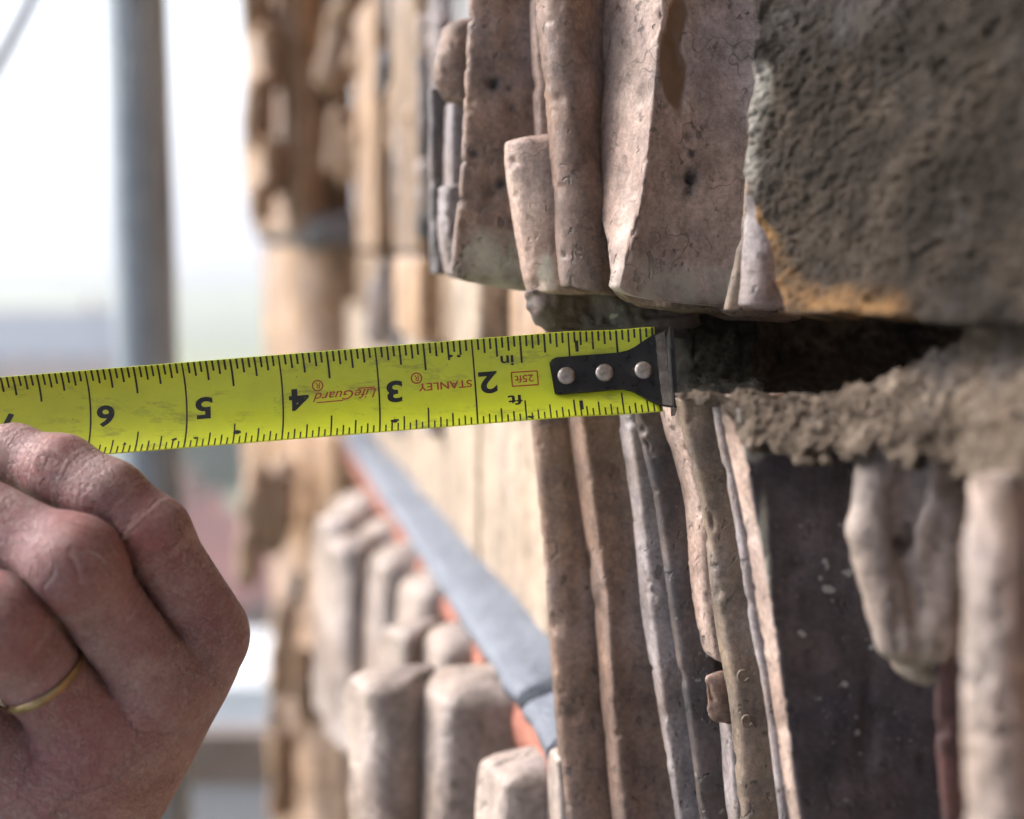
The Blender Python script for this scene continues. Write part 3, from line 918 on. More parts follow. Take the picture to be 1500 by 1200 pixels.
Llen = float(np.linalg.norm(L1[:2] - L0[:2]))
leadp = [(-.012, -.145), (0, -.1475), (.010, -.1515), (.017, -.154), (.0195, -.157), (.0185, -.161), (-.012, -.161)]
for i, (f0, f1) in enumerate(((-.125, -.062), (-.055, .50), (.505, 1.1))):
    ledge_piece('lead_flashing', Llen * f0, Llen * f1, [(e + .001 * (i % 2), z + .0015 * (i % 2)) for e, z in leadp], 'lead_sheet', wall, 0.0012, 40, i)
for i in range(13):
    s0 = -0.07 + i * 0.055
    ledge_piece('tile', s0, s0 + .052, [(0, -.1615), (.017, -.1615), (.0188, -.167), (.018, -.177), (0, -.177)], 'red_tile', wall, 0.0006, 8, i + 30)

# carved blocks under the ledge, each a rounded bracket standing out from the wall
brackets = [
    # columns of the outer face (a-b) and of the side (b-c), row of the top edge, distance
    (685, 738, 812, 1122, .445, 'rounded carved bracket nearest the bottom edge under the lead ledge'),
    (592, 652, 770, 1008, .50, 'large rounded carved bracket under the ledge with a broad brown side'),
    (600, 648, 706, 932, .575, 'carved bracket third from the bottom edge under the lead ledge'),
    (570, 616, 676, 850, .655, 'carved bracket fourth from the bottom edge under the lead ledge'),
    (520, 558, 628, 808, .73, 'carved bracket fifth from the bottom edge under the lead ledge'),
    (505, 541, 600, 770, .82, 'carved bracket second from the pillar under the lead ledge'),
    (470, 508, 556, 730, .93, 'small carved bracket next to the pillar under the lead ledge'),
]
for i, (a_, b_, c_, y0, d, lab) in enumerate(brackets):
    t = thing('carved_bracket', lab, 'bracket', tuple(P(b_, 1380, d)), 'carved brackets under the ledge')
    rib(t, 'block', 'pale_clay', [(y0, a_ + 14, b_ + 6, c_), (y0 + 60, a_ + 2, b_, c_), (y0 + 160, a_, b_ - 4, c_), (y0 + 300, a_ + 10, b_ - 12, c_)], d, face_deg=24, side_deg=2,
        taper_top=34, smooth=18, amp=0.0006, nsc=26, seed=40 + i, step=4, back=.03, chip=.0012)
    if i in (1, 2, 4, 5):
        o_ = -92 if i == 1 else -56
        rib(t, 'scroll', 'pale_clay', [(y0 - 14, a_ + o_ + 12, a_ + o_ + 34, a_ + 14), (y0 + 60, a_ + o_, a_ + o_ + 44, a_ + 14), (y0 + 150, a_ + o_ + 10, a_ + o_ + 40, a_ + 14), (y0 + 300, a_ + o_ + 4, a_ + o_ + 46, a_ + 14)], d * 1.03, face_deg=26,
            taper_top=24, smooth=10, amp=0.0016, nsc=24, seed=60 + i, step=4, back=.03, belly=.003)

# ------------------------------------------------------------------ carved pillar at the far end of the wall
pillar = thing('carved_pillar', 'tan carved clay pillar with a grey collar at the far end of the wall', 'pillar', tuple(P(450, 1400, 1.3)))
PD = 1.28
rib(pillar, 'front_strip', 'far_clay', [(-80, 340, 408, 450), (120, 352, 420, 450), (240, 352, 425, 450), (345, 374, 432, 460)], PD - .02, face_deg=30, amp=.005, nsc=26, smooth=8, seed=81, ds=.0015)
rib(pillar, 'shaft', 'far_brown_clay', [(-80, 412, 424, 500), (330, 420, 440, 505)], PD + .02, face_deg=25, amp=.001, nsc=20, smooth=5, seed=82, ds=.0015)
rib(pillar, 'collar', 'grey_clay', [(308, 400, 470, 540), (335, 372, 455, 545), (366, 382, 450, 540)], PD - .03, face_deg=32, amp=.002, nsc=25, smooth=8, taper_top=18, taper_bot=12, seed=83, ds=.0015)
rib(pillar, 'shaft', 'far_clay', [(360, 376, 432, 560), (500, 380, 440, 560), (640, 384, 440, 560)], PD, face_deg=30, belly=.012, amp=.001, nsc=20, smooth=8, seed=84, ds=.0015)
rib(pillar, 'shaft', 'far_clay', [(635, 345, 450, 565), (760, 352, 455, 560), (870, 385, 470, 560), (1000, 388, 462, 560), (1300, 396, 470, 560)], PD - .01, face_deg=40, belly=.006, amp=.005, nsc=26, smooth=8, seed=85, ds=.0015)
rib(pillar, 'strip', 'far_clay', [(640, 455, 480, 520), (900, 455, 490, 530), (1300, 458, 492, 560)], PD - .06, face_deg=20, amp=.002, nsc=26, smooth=6, seed=86, ds=.0015)
lobes = [((500, 20), (490, 110), 20, 30), ((545, 10), (525, 90), 14, 22), ((500, 170), (495, 240), 18, 22), ((520, 205), (505, 265), 20, 10), ((555, 120), (548, 200), 18, 26),
         ((550, 265), (545, 350), 24, 14), ((590, 60), (585, 170), 14, 18), ((598, 230), (590, 330), 16, 12), ((520, -60), (510, 10), 20, 24), ((565, -40), (572, 50), 16, 14)]
for i, (a, b, ra, rb) in enumerate(lobes):
    d = 1.12 - (a[0] - 480) * 0.0018
    blob(pillar, 'carved_leaf', 'far_clay', [cap_px((*a, d), (*b, d + .01), ra, rb), cap_px((a[0] + 10, a[1] + 8, d + .02), (b[0] + 8, b[1] - 6, d + .02), ra, rb)], 0.0022, 0.006, 0.002, 45, 90 + i)
for i, (x, y, L_, r_) in enumerate(((372, -40, 80, 19), (392, 50, 70, 17), (374, 130, 80, 18), (394, 215, 60, 15), (380, 280, 40, 14), (380, 690, 90, 16), (410, 1080, 110, 14), (440, 960, 90, 14))):
    d = PD - .034 if y < 400 else PD - .040
    blob(pillar, 'carved_leaf', 'far_clay', [cap_px((x, y, d), (x + (7 if i % 2 else -7), y + L_, d + .012), r_, r_ * .7), cap_px((x + 9, y + 6, d + .02), (x + 9, y + L_ - 6, d + .025), r_ * 1.1, r_)], 0.0024, 0.006, 0.003, 50, 190 + i)
for i, (a, b, ra, rb) in enumerate([((415, 690), (405, 800), 22, 16), ((372, 700), (362, 840), 16, 20), ((418, 900), (410, 1010), 16, 20), ((400, 1040), (412, 1150), 14, 18), ((440, 850), (430, 880), 14, 10)]):
    d = PD - .034
    blob(pillar, 'carved_leaf', 'far_clay' if i != 4 else 'grey_clay', [cap_px((*a, d), (*b, d + .01), ra, rb)], 0.0025, 0.006, 0.004, 40, 120 + i)

# strips of the moulded jamb between pillar and upper stone
jamb = thing('moulded_jamb', 'blurred upright clay mouldings between the carved pillar and the upper stone', 'moulding', tuple(P(590, 480, 0.85)))
for i, (y0, y1, a, b, c, d, m) in enumerate(((-80, 520, 560, 582, 622, .98, 'far_brown_clay'), (-80, 480, 584, 612, 640, .86, 'grey_clay'), (-80, 640, 604, 622, 652, .74, 'pale_clay'), (380, 640, 566, 575, 612, .90, 'grey_clay'),
                                              (-80, 180, 622, 636, 690, .66, 'lavender_clay'))):
    rib(jamb, 'rib', m, [(y0, a - 4, b - 6, c), ((y0 + y1) / 2, a, b, c), (y1, a + 6, b + 4, c)], d, face_deg=16, amp=.0045, nsc=34, smooth=6, seed=130 + i, ds=.0013, back=.05)

rj = random.Random(11)
for i in range(22):
    x = rj.uniform(548, 640); y = rj.uniform(-60, 440); d = float(np.interp(x, [548, 640], [.98, .66])) - .02
    L_ = rj.uniform(50, 120); r_ = rj.uniform(9, 17)
    blob(jamb, 'carved_leaf', rj.choice(['far_clay', 'pale_clay', 'lavender_clay', 'grey_clay', 'far_clay', 'far_brown_clay']),
         [cap_px((x, y, d), (x + rj.uniform(-8, 8), y + L_, d + .008), r_, r_ * rj.uniform(.5, 1.1)), cap_px((x + 8, y + 10, d + .015), (x + 8, y + L_ * .9, d + .02), r_, r_)], 0.0016, 0.004, 0.0015, 60, 150 + i)

# ------------------------------------------------------------------ upper stone
upper = thing('upper_stone', 'moulded clay block above the open joint, its right side broken to a rough brown face', 'stone block', tuple(P(950, 440, 0.40)))
# small pieces at its far edge
rib(upper, 'fillet', 'blue_black_clay', [(130, 626, 630, 690), (300, 626, 632, 690), (402, 628, 636, 690)], .545, amp=.0003, seed=1)
rib(upper, 'fillet', 'lavender_clay', [(150, 643, 662, 700), (270, 640, 660, 700), (330, 638, 662, 700)], .525, face_deg=14, amp=.0003, seed=2)
rib(upper, 'lobe', 'lavender_clay', [(262, 640, 652, 720), (330, 636, 654, 720), (416, 648, 672, 780)], .51, face_deg=22, amp=.0008, seed=3, taper_top=14, taper_bot=16, smooth=6)
rib(upper, 'lobe', 'brown_clay', [(10, 655, 664, 720), (50, 640, 652, 720), (110, 630, 642, 720), (168, 660, 676, 720)], .50, face_deg=30, amp=.0007, seed=4, taper_top=30, taper_bot=22, smooth=4, belly=.002)
# broad brown face
rib(upper, 'rib', 'brown_clay', [(-60, 686, 690, 800), (0, 685, 689, 800), (100, 680, 684, 800), (200, 676, 681, 800), (300, 669, 673, 800), (392, 660, 664, 800), (425, 664, 672, 800)],   .452,
    face_deg=16, side_deg=3, amp=.00022, seed=5, taper_bot=26, smooth=1, belly=.001, ragged=.003, blooms=[(725, 405, 60, 60)], pits=[(723, 122, 7, .0022, 14), (746, 130, 3, .001, 5), (733, 272, 4, .001, 9), (695, 225, 4, .001, 5)])
rib(upper, 'fillet', 'pink_clay', [(-60, 766, 781, 815), (0, 767, 782, 815), (100, 770, 786, 815), (215, 774, 790, 815)], .445, face_deg=16, amp=.00022, seed=6, smooth=2)
rib(upper, 'lobe', 'pink_clay', [(192, 738, 746, 830), (230, 734, 746, 830), (330, 748, 762, 840), (415, 764, 775, 850), (442, 772, 782, 850)], .425,
    face_deg=24, side_deg=-6, amp=.0003, seed=7, taper_top=18, taper_bot=10, smooth=2, belly=.002, ragged=.006, blooms=[(800, 395, 14, 30)])
rib(upper, 'rib', 'brown_clay', [(-60, 780, 797, 857), (0, 782, 798, 858), (100, 793, 804, 862), (200, 802, 813, 868), (300, 810, 819, 888), (400, 817, 825, 902), (435, 822, 832, 900)], .408,
    face_deg=16, side_deg=2, amp=.0003, seed=8, taper_bot=12, smooth=1, belly=.003, ragged=.005)
rib(upper, 'rib', 'pink_clay', [(-60, 849, 974, 1160), (0, 850, 969, 1155), (100, 853, 961, 1150), (200, 858, 952, 1145), (300, 876, 938, 1140), (400, 893, 913, 1130), (448, 888, 902, 1120)],
    [(-60, .385), (450, .378)], face_deg=30, side_deg=6, amp=.00022, seed=9, taper_bot=30, smooth=1, belly=-.005, fbelly=.001, ds=.0006,
    pits=[(1010, 262, 9, .003, 17), (1013, 225, 5, .0015, 8), (1008, 200, 4, .001, 6), (1008, 280, 6, .0015, 9)], flakes=[(984, 90, 17, 62), (990, 45, 15, 40)], blooms=[(985, 455, 130, 80)], ragged=.004)
rib(upper, 'fillet', 'tan_clay', [(105, 1104, 1110, 1200), (230, 1088, 1095, 1190), (300, 1082, 1092, 1200), (455, 1050, 1064, 1200)], .352, face_deg=20, amp=.0003, seed=11, smooth=5)
rib(upper, 'skin_patch', 'lavender_clay', [(285, 1084, 1104, 1170), (340, 1078, 1112, 1180), (400, 1073, 1110, 1185), (458, 1072, 1095, 1190)], .340, face_deg=40, side_deg=6, amp=.0003, seed=12, taper_bot=10, smooth=5)
# broken lower edge further back in the joint
rib(upper, 'broken_edge', 'blue_black_clay', [(425, 772, 782, 1010), (455, 776, 790, 1010), (480, 792, 812, 1010), (494, 812, 836, 1010)], .425, face_deg=30, amp=.0022, nsc=90, seed=13, taper_bot=10, smooth=2, ragged=.005)
rib(upper, 'broken_edge', 'tan_clay', [(420, 884, 900, 1120), (448, 905, 925, 1120), (466, 960, 985, 1130)], .398, face_deg=30, amp=.0014, nsc=110, seed=14, taper_bot=10, smooth=2, ragged=.004)


def lump(v, sc, seed, p=1.6):
    n = fbm(v, sc, 3, seed)
    return np.sign(n) * np.abs(n) ** p


def poly_dist(px, py, pts):
    r = np.full(px.shape, 1e9)
    for (x0, y0), (x1, y1) in zip(pts[:-1], pts[1:]):
        dx, dy = x1 - x0, y1 - y0
        t = np.clip(((px - x0) * dx + (py - y0) * dy) / (dx * dx + dy * dy), 0, 1)
        r = np.minimum(r, np.hypot(px - x0 - t * dx, py - y0 - t * dy))
    return r


sheet(upper, 'broken_face', 'fractured_clay',
      lambda x: np.full_like(x, -60.0), lambda x: np.interp(x, [1080, 1150, 1300, 1420, 1560], [452, 462, 468, 474, 470]),
      lambda w: np.interp(w, [0, .12, .36, .62, .70, .80, .92, 1], [1085, 1108, 1100, 1090, 1106, 1128, 1146, 1152]) + 3 * np.sin(w * 40),
      lambda w: np.full_like(w, 1580.0),
      lambda x, y: .338 - (x - 1100) * .00017 - np.clip((y - 380) / 90, 0, 1) ** 2 * .006 + np.clip((60 - y) / 200, 0, 1) * .01,
      400, 400,
      lambda v: .0030 * fbm(v, 30, 3, 21) + .00055 * np.abs(fbm(np.stack([v[:, 0] * .8 + v[:, 2] * .6, v[:, 1], (v[:, 2] * .8 - v[:, 0] * .6) * 1.9], 1), 230, 3, 22)) * np.clip(1 + 1.2 * vnoise(v, 45, 29), .15, 2) + .0005 * np.maximum(0, vnoise(v, 380, 27)) + .0005 * vnoise(v, 750, 23),
      {'ochre': lambda x, y, v: np.clip(1 - poly_dist(x, y + 14 * fbm(v, 90, 2, 5), [(1108, 300), (1128, 350), (1146, 400), (1150, 440), (1200, 446), (1310, 448)]) / ((10 + 24 * np.clip((y - 330) / 110, 0, 1)) * (1 + .6 * fbm(v, 120, 3, 6))), 0, 1) ** .8,
       'pale': lambda x, y, v: np.clip(1 - poly_dist(x, y, [(1110, 110), (1092, 200), (1090, 280)]) / 26, 0, 1)})

# a backing inside the joint, dark and dusty
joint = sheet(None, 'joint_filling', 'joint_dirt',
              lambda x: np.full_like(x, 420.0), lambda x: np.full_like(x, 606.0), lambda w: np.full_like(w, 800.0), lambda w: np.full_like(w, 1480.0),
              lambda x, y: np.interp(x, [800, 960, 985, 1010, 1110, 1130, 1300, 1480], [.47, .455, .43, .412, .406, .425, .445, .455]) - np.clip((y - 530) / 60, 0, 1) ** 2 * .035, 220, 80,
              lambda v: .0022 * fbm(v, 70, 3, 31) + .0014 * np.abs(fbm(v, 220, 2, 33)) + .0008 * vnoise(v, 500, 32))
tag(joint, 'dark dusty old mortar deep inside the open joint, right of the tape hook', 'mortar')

# ------------------------------------------------------------------ lower stone
lower = thing('lower_stone', 'moulded clay block of many thin upright ribs below the open joint', 'stone block', tuple(P(950, 1400, 0.42)))
Y = (585, 620, 750, 900, 1050, 1210, 1400)


def lrib(name, mat, abc, depth, **kw):
    return rib(lower, name, mat, [(y, *q) for y, q in zip(Y, abc)], depth, **kw)


lrib('rib', 'brown_clay', ((772, 780, 850), (776, 783, 850), (788, 794, 870), (800, 807, 890), (810, 819, 905), (820, 833, 920), (832, 850, 940)), .468, amp=.00022, seed=201, face_deg=14, belly=.002)
rib(lower, 'fillet', 'pale_clay', [(1105, 806, 816, 850), (1150, 800, 818, 850), (1400, 806, 830, 860)], .472, amp=.00022, seed=202, taper_top=14)
lrib('rib', 'brown_clay', ((818, 846, 930), (824, 852, 930), (844, 870, 955), (866, 890, 965), (877, 900, 985), (891, 915, 1010), (905, 930, 1030)), .442, amp=.00022, seed=203, face_deg=15, belly=-.002, smooth=6)
lrib('rib', 'lavender_clay', ((899, 917, 955), (902, 921, 955), (923, 940, 985), (936, 955, 1000), (962, 975, 1020), (988, 998, 1050), (1010, 1022, 1080)), .422, amp=.00022, seed=204, face_deg=14)
lrib('rib', 'blue_black_clay', ((922, 930, 985), (928, 937, 990), (955, 966, 1020), (976, 987, 1045), (1000, 1011, 1070), (1021, 1030, 1090), (1045, 1055, 1110)), .408, amp=.00022, seed=205, face_deg=16, smooth=4)
rib(lower, 'rib', 'pink_clay', [(585, 952, 985, 1030), (620, 962, 993, 1030), (680, 982, 1010, 1040), (750, 997, 1026, 1060), (850, 1006, 1030, 1065), (920, 1014, 1040, 1070), (985, 1032, 1050, 1075)], .392,
    amp=.0003, seed=206, face_deg=20, taper_bot=24, smooth=5)
rib(lower, 'rib', 'lavender_clay', [(1000, 1040, 1052, 1090), (1060, 1050, 1066, 1095), (1210, 1062, 1080, 1110), (1400, 1085, 1103, 1130)], .388, amp=.0003, seed=207)
rib(lower, 'lug', 'brown_clay', [(985, 1030, 1036, 1075), (1010, 1028, 1036, 1078), (1050, 1030, 1042, 1080), (1068, 1044, 1056, 1084)], .376, amp=.0003, seed=208, taper_top=10, taper_bot=8, face_deg=24, smooth=4)
lrib('rib', 'tan_clay', ((985, 997, 1065), (992, 1003, 1068), (1022, 1036, 1095), (1038, 1056, 1120), (1064, 1082, 1145), (1080, 1092, 1170), (1105, 1118, 1200)), .366, amp=.00022, seed=209, face_deg=18, smooth=4)
lrib('fillet', 'lavender_clay', ((1040, 1047, 1080), (1044, 1051, 1085), (1069, 1077, 1110), (1093, 1100, 1135), (1120, 1127, 1160), (1140, 1147, 1185), (1170, 1178, 1220)), .348, amp=.00022, seed=210)
lrib('rib', 'pink_clay', ((1048, 1072, 1110), (1053, 1082, 1120), (1080, 1106, 1140), (1103, 1131, 1165), (1128, 1151, 1185), (1150, 1174, 1210), (1180, 1204, 1240)), .330, amp=.0003, seed=211, face_deg=14, smooth=5)
rib(lower, 'dark_side', 'sooty_clay', [(600, 1076, 1080, 1300), (650, 1086, 1089, 1300), (750, 1104, 1107, 1310), (900, 1129, 1132, 1340), (1050, 1149, 1152, 1390), (1210, 1172, 1175, 1440), (1400, 1202, 1206, 1480)], .324,
    side_deg=3, amp=.00022, seed=212, belly=-.001, blooms=[(1100, 640, 26, 50), (1118, 800, 10, 120)])
# shell-like marks on the tan rib
for (mx, my) in ((1088, 990), (1094, 1056)):
    th = np.linspace(.3, 5.6, 20)
    tube('shell_mark', P(mx + (9 - th * .7) * np.cos(th), my + (10 - th * .5) * np.sin(th), np.full(20, .3657)), .0004, 'tan_clay', lower, seg=8)

# pendant, a drop-shaped carving at the right
PDp = .304
pend = thing('carved_pendant', 'drop-shaped carved clay pendant with a dark slot at the right of the lower stone', 'carving', tuple(P(1335, 1010, PDp)))
blob(pend, 'drop', 'pale_clay', [
    cap_px((1332, 690, PDp + .004), (1346, 915, PDp + .004), 84, 64), cap_px((1346, 915, PDp + .004), (1350, 958, PDp + .006), 60, 44),
    cap_px((1280, 700, PDp - .003), (1272, 770, PDp - .003), 28, 32), cap_px((1272, 770, PDp - .003), (1316, 935, PDp - .003), 32, 34),
    cap_px((1384, 720, PDp - .002), (1386, 800, PDp - .002), 34, 38), cap_px((1386, 800, PDp - .002), (1362, 930, PDp - .002), 38, 44)],
    0.0006, 0.0014, .0007, 140, 301,
    cuts=[cap_px((1332, 690, PDp - .004), (1318, 785, PDp - .004), 27, 24), cap_px((1334, 690, PDp - .011), (1318, 790, PDp - .010), 30, 22), cap_px((1316, 795, PDp - .0095), (1314, 985, PDp - .0075), 10, 8), cap_px((1345, 640, PDp - .006), (1332, 720, PDp - .006), 20, 28)])
rib(pend, 'stem', 'maroon_clay', [(960, 1352, 1368, 1440), (1050, 1356, 1374, 1440), (1210, 1368, 1386, 1460), (1400, 1390, 1408, 1480)], .298, amp=.0005, seed=302, face_deg=30, smooth=6)

near = thing('near_shaft', 'pale pinkish clay shaft, out of focus at the right edge', 'shaft', tuple(P(1450, 1400, .225)))
rib(near, 'roll', 'pale_clay', [(690, 1408, 1450, 1485), (740, 1404, 1452, 1490), (900, 1392, 1462, 1500), (1050, 1385, 1470, 1520), (1210, 1388, 1480, 1540), (1400, 1395, 1500, 1560)], [(690, .258), (820, .240), (1400, .236)], face_deg=32, side_deg=12, amp=.0012, nsc=60, smooth=16, seed=303, fbelly=.001, taper_top=20)
rib(near, 'side', 'brown_clay', [(720, 1460, 1470, 1640), (1000, 1466, 1480, 1640), (1400, 1500, 1512, 1700)], .228, side_deg=12, amp=.001, nsc=60, smooth=8, seed=304)

# crumbling mortar heaped at the right end of the joint
mort = sheet(None, 'crumbled_mortar', 'lime_mortar',
             lambda x: np.interp(x, [980, 1050, 1150, 1250, 1320, 1370, 1400, 1440, 1500, 1600], [580, 578, 572, 554, 530, 506, 484, 436, 388, 345]) + 4 * np.sin(x / 11.) + 4 * np.sin(x / 23. + 2) + 2 * np.sin(x / 4.1),
             lambda x: np.interp(x, [980, 1040, 1060, 1090, 1180, 1250, 1300, 1350, 1420, 1500, 1600], [602, 604, 612, 650, 664, 668, 664, 668, 700, 735, 745]) + 9 * np.sin(x / 13.) + 7 * np.sin(x / 5.3 + 1) + 6 * np.sin(x / 29.),
             lambda w: 1000.0 + 30 * w, lambda w: np.full_like(w, 1590.0),
             lambda x, y: np.interp(x, [985, 1100, 1250, 1400, 1500, 1600], [.358, .328, .310, .290, .268, .245]) - np.clip((y - 560) / 120, -.8, 1) * .014,
             420, 170,
             lambda v: .0042 * fbm(v, 32, 3, 41) + .0018 * fbm(v, 120, 3, 42) + .0013 * np.maximum(0, vnoise(v, 330, 44) - .1) + .0008 * vnoise(v, 800, 43), skirt=.05, skirt_dz=-.004)
tag(mort, 'crumbling sandy mortar heaped on the lower stone at the right of the joint', 'mortar')
rng = random.Random(5)
for i in range(9):
    x = rng.uniform(1100, 1490); y = np.interp(x, [1050, 1300, 1400, 1500], [615, 610, 580, 540]) + rng.uniform(-30, 70)
    d = float(np.interp(x, [985, 1100, 1250, 1400, 1500, 1600], [.358, .328, .310, .290, .268, .245]) - np.clip((y - 560) / 120, -.8, 1) * .014) - .001
    r = rng.uniform(.0008, .0018); bm = bmesh.new(); bmesh.ops.create_icosphere(bm, subdivisions=2, radius=r)
    sx, sy, sz = rng.uniform(.7, 1.3), rng.uniform(.7, 1.2), rng.uniform(.6, 1.0)
    vs = np.array([v.co[:] for v in bm.verts]) * np.array([sx, sy, sz]); fs = [[v.index for v in f.verts] for f in bm.faces]; bm.free()
    vs = vs * (1 + .5 * vnoise(vs + i, 500, i))[:, None]
    mesh_obj('grain', vs + P(x, y, d), fs, ['lime_mortar', 'lime_mortar', 'tan_clay'][i % 3], mort)

# ------------------------------------------------------------------ tape measure
IN = 25.64e-3
t0 = P(978, 543, FOCUS); t6 = P(133, 611, FOCUS)
TU = (t6 - t0) / np.linalg.norm(t6 - t0)                  # along the tape, away from the hook
TV0 = np.cross(TU, FWD); TV0 /= np.linalg.norm(TV0)
if TV0 @ UP < 0: TV0 = -TV0
TN0 = -FWD                                                 # towards the viewer
tilt = R(14)
TV = TV0 * math.cos(tilt) - TN0 * math.sin(tilt); TN = TN0 * math.cos(tilt) + TV0 * math.sin(tilt)
RAD = 0.5 / 0.78


def T(s, v, lift=0.0):
    """s inches from the hook, v inches across (up positive), lift in metres off the printed side"""
    s = np.asarray(s, float); v = np.asarray(v, float)
    ph = v / RAD
    k = np.clip((s - 0.0) / 1.0, 0.55, 1)          # flatter at the riveted end
    up = RAD * np.sin(ph); out = RAD * (1 - np.cos(ph)) * k
    nrm_up, nrm_out = -np.sin(ph), np.cos(ph)
    L = lift / IN
    return t0 + IN * (s[..., None] * TU + (up + nrm_up * L)[..., None] * TV + (out + nrm_out * L - 0.03 * s ** 0 * 0)[..., None] * TN)


tape = thing('tape_measure', 'yellow steel tape measure stretched to the joint, printed in inches', 'tape measure', tuple(T(0.0, 0.0)))


def tape_grid(name, s, v, mat, lift0, lift1):
    S, Vv = np.meshgrid(s, v, indexing='ij')
    a = T(S, Vv, lift1).reshape(-1, 3); b = T(S, Vv, lift0).reshape(-1, 3)
    n, m = S.shape; idx = np.arange(n * m).reshape(n, m); o = n * m
    F = []
    for i in range(n - 1):
        for j in range(m - 1):
            F.append((idx[i, j], idx[i+1, j], idx[i+1, j+1], idx[i, j+1])); F.append((o+idx[i, j], o+idx[i, j+1], o+idx[i+1, j+1], o+idx[i+1, j]))
    for i in range(n - 1):
        for j in (0, m - 1): F.append((idx[i, j], idx[i+1, j], o+idx[i+1, j], o+idx[i, j]))
    for j in range(m - 1):
        for i in (0, n - 1): F.append((idx[i, j], idx[i, j+1], o+idx[i, j+1], o+idx[i, j]))
    return mesh_obj(name, np.concatenate([a, b]), F, mat, tape)


tape_grid('blade', np.linspace(0.10, 9.6, 130), np.linspace(-.5, .5, 33), 'tape_yellow', -.00016, 0.0)

# printed ticks
V = []; F = []


def strip(s0, s1, v0, v1, n=4):
    for i in range(n):
        va, vb = v0 + (v1 - v0) * i / n, v0 + (v1 - v0) * (i + 1) / n
        k = len(V)
        V.extend([T(s0, va, .00003), T(s1, va, .00003), T(s1, vb, .00003), T(s0, vb, .00003)]); F.append((k, k+1, k+2, k+3))


rt = random.Random(3)
for i in range(2, 16 * 9):
    s = i / 16
    if i % 16 == 0:
        w = .0085
        if i == 16: strip(s - w, s + w, .22, .49); strip(s - w, s + w, -.49, -.25)
        else: strip(s - w, s + w, -.495, .495, 16)
        continue
    L = .29 if i % 8 == 0 else .205 if i % 4 == 0 else .155 if i % 2 == 0 else .115
    w = .0105
    strip(s - w, s + w, .495 - L - rt.uniform(-.006, .006), .497)
    strip(s - w * .75, s + w * .75, -.497, -.495 + L + rt.uniform(-.006, .006))
mesh_obj('tick_marks', V, F, 'print_black', tape, smooth=False)


def print_text(name, body, px, py, hpx, mat, wscale=1.0, bold=0.0, shear=0.0, cut=1):
    """flat printed lettering, upside down as the tape lies, centred at the photo position"""
    cu = bpy.data.curves.new('print', 'FONT'); cu.body = body; cu.align_x = 'CENTER'; cu.align_y = 'CENTER'
    cu.size = 1.0; cu.offset = bold; cu.shear = shear; cu.resolution_u = 4
    tmp = bpy.data.objects.new('print', cu); C.objects.link(tmp)
    dg = bpy.context.evaluated_depsgraph_get()
    me = tmp.evaluated_get(dg).to_mesh()
    bm = bmesh.new(); bm.from_mesh(me)
    bmesh.ops.triangulate(bm, faces=bm.faces)
    for _ in range(cut):
        bmesh.ops.subdivide_edges(bm, edges=[e for e in bm.edges if e.calc_length() > .25], cuts=2)
    bmesh.ops.triangulate(bm, faces=bm.faces)
    bm.verts.index_update()
    q = np.array([v.co[:2] for v in bm.verts]); fs = [[v.index for v in f.verts] for f in bm.faces]; bm.free()
    bpy.data.objects.remove(tmp); bpy.data.curves.remove(cu)
    lo, hi = q.min(0), q.max(0); q = q - (lo + hi) / 2
    sc_ = hpx / 141.0 / (hi[1] - lo[1])
    q = q * sc_; q[:, 0] *= wscale
    # photo position -> tape position
    dx, dy = px - 978, py - 543
    ux, uy = -845 / 847.7, 68 / 847.7
    s0 = (dx * ux + dy * uy) / 141.3; vimg = -(dx * (68 / 847.7) * 1 + dy * (845 / 847.7)) / 141.3
    v0 = vimg / 0.94
    # upside down: text x runs to smaller px, i.e. away from the hook; text up points down
    return mesh_obj(name, T(s0 + q[:, 0], v0 - q[:, 1], .00004), fs, mat, tape, smooth=False)


for d_, (x, y) in {'2': (715, 561), '3': (578, 574), '4': (438, 586), '5': (299, 598), '6': (155, 610), '7': (9, 622)}.items():
    print_text('numeral', d_, x, y, 33, 'print_black', 1.28, 0.028)
print_text('numeral', '1', 845, 509, 17, 'print_black', 1.5, 0.022)
print_text('numeral', '1', 851, 597, 18, 'print_black', 1.5, 0.022)
print_text('lettering', 'in', 743, 530, 15, 'print_black', 1.35, 0.02)
print_text('lettering', 'ft', 755, 587, 17, 'print_black', 1.5, 0.02)
print_text('lettering', '25ft', 768, 555, 11, 'print_red', 1.15, 0.012)
print_text('lettering', 'STANLEY', 652, 565, 11.5, 'print_red', 1.22, 0.016)
print_text('lettering', 'LifeGuard', 505, 579, 14, 'print_red', 1.16, 0.006, 0.35)


def print_ring(px, py, r, hpx):
    V = []; F = []; n = 28
    dx, dy = px - 978, py - 543
    s0 = (-dx * 845 / 847.7 + dy * 68 / 847.7) / 141.3; v0 = -(dx * 68 + dy * 845) / 847.7 / 141.3 / .94
    for i in range(n):
        a = 2 * math.pi * i / n
        for rr in (r - 1.1, r + .9): V.append(T(s0 + rr * math.cos(a) / 141, v0 + rr * math.sin(a) / 141, .00004))
    for i in range(n): F.append((2*i, 2*i+1, (2*i+3) % (2*n), (2*i+2) % (2*n)))
    mesh_obj('mark_ring', V, F, 'print_red', tape, smooth=False)
    print_text('lettering', 'R', px, py, hpx, 'print_red', 1.0, 0.01)


print_ring(610, 555, 7.6, 8.5); print_ring(465, 566, 7.6, 8.5)


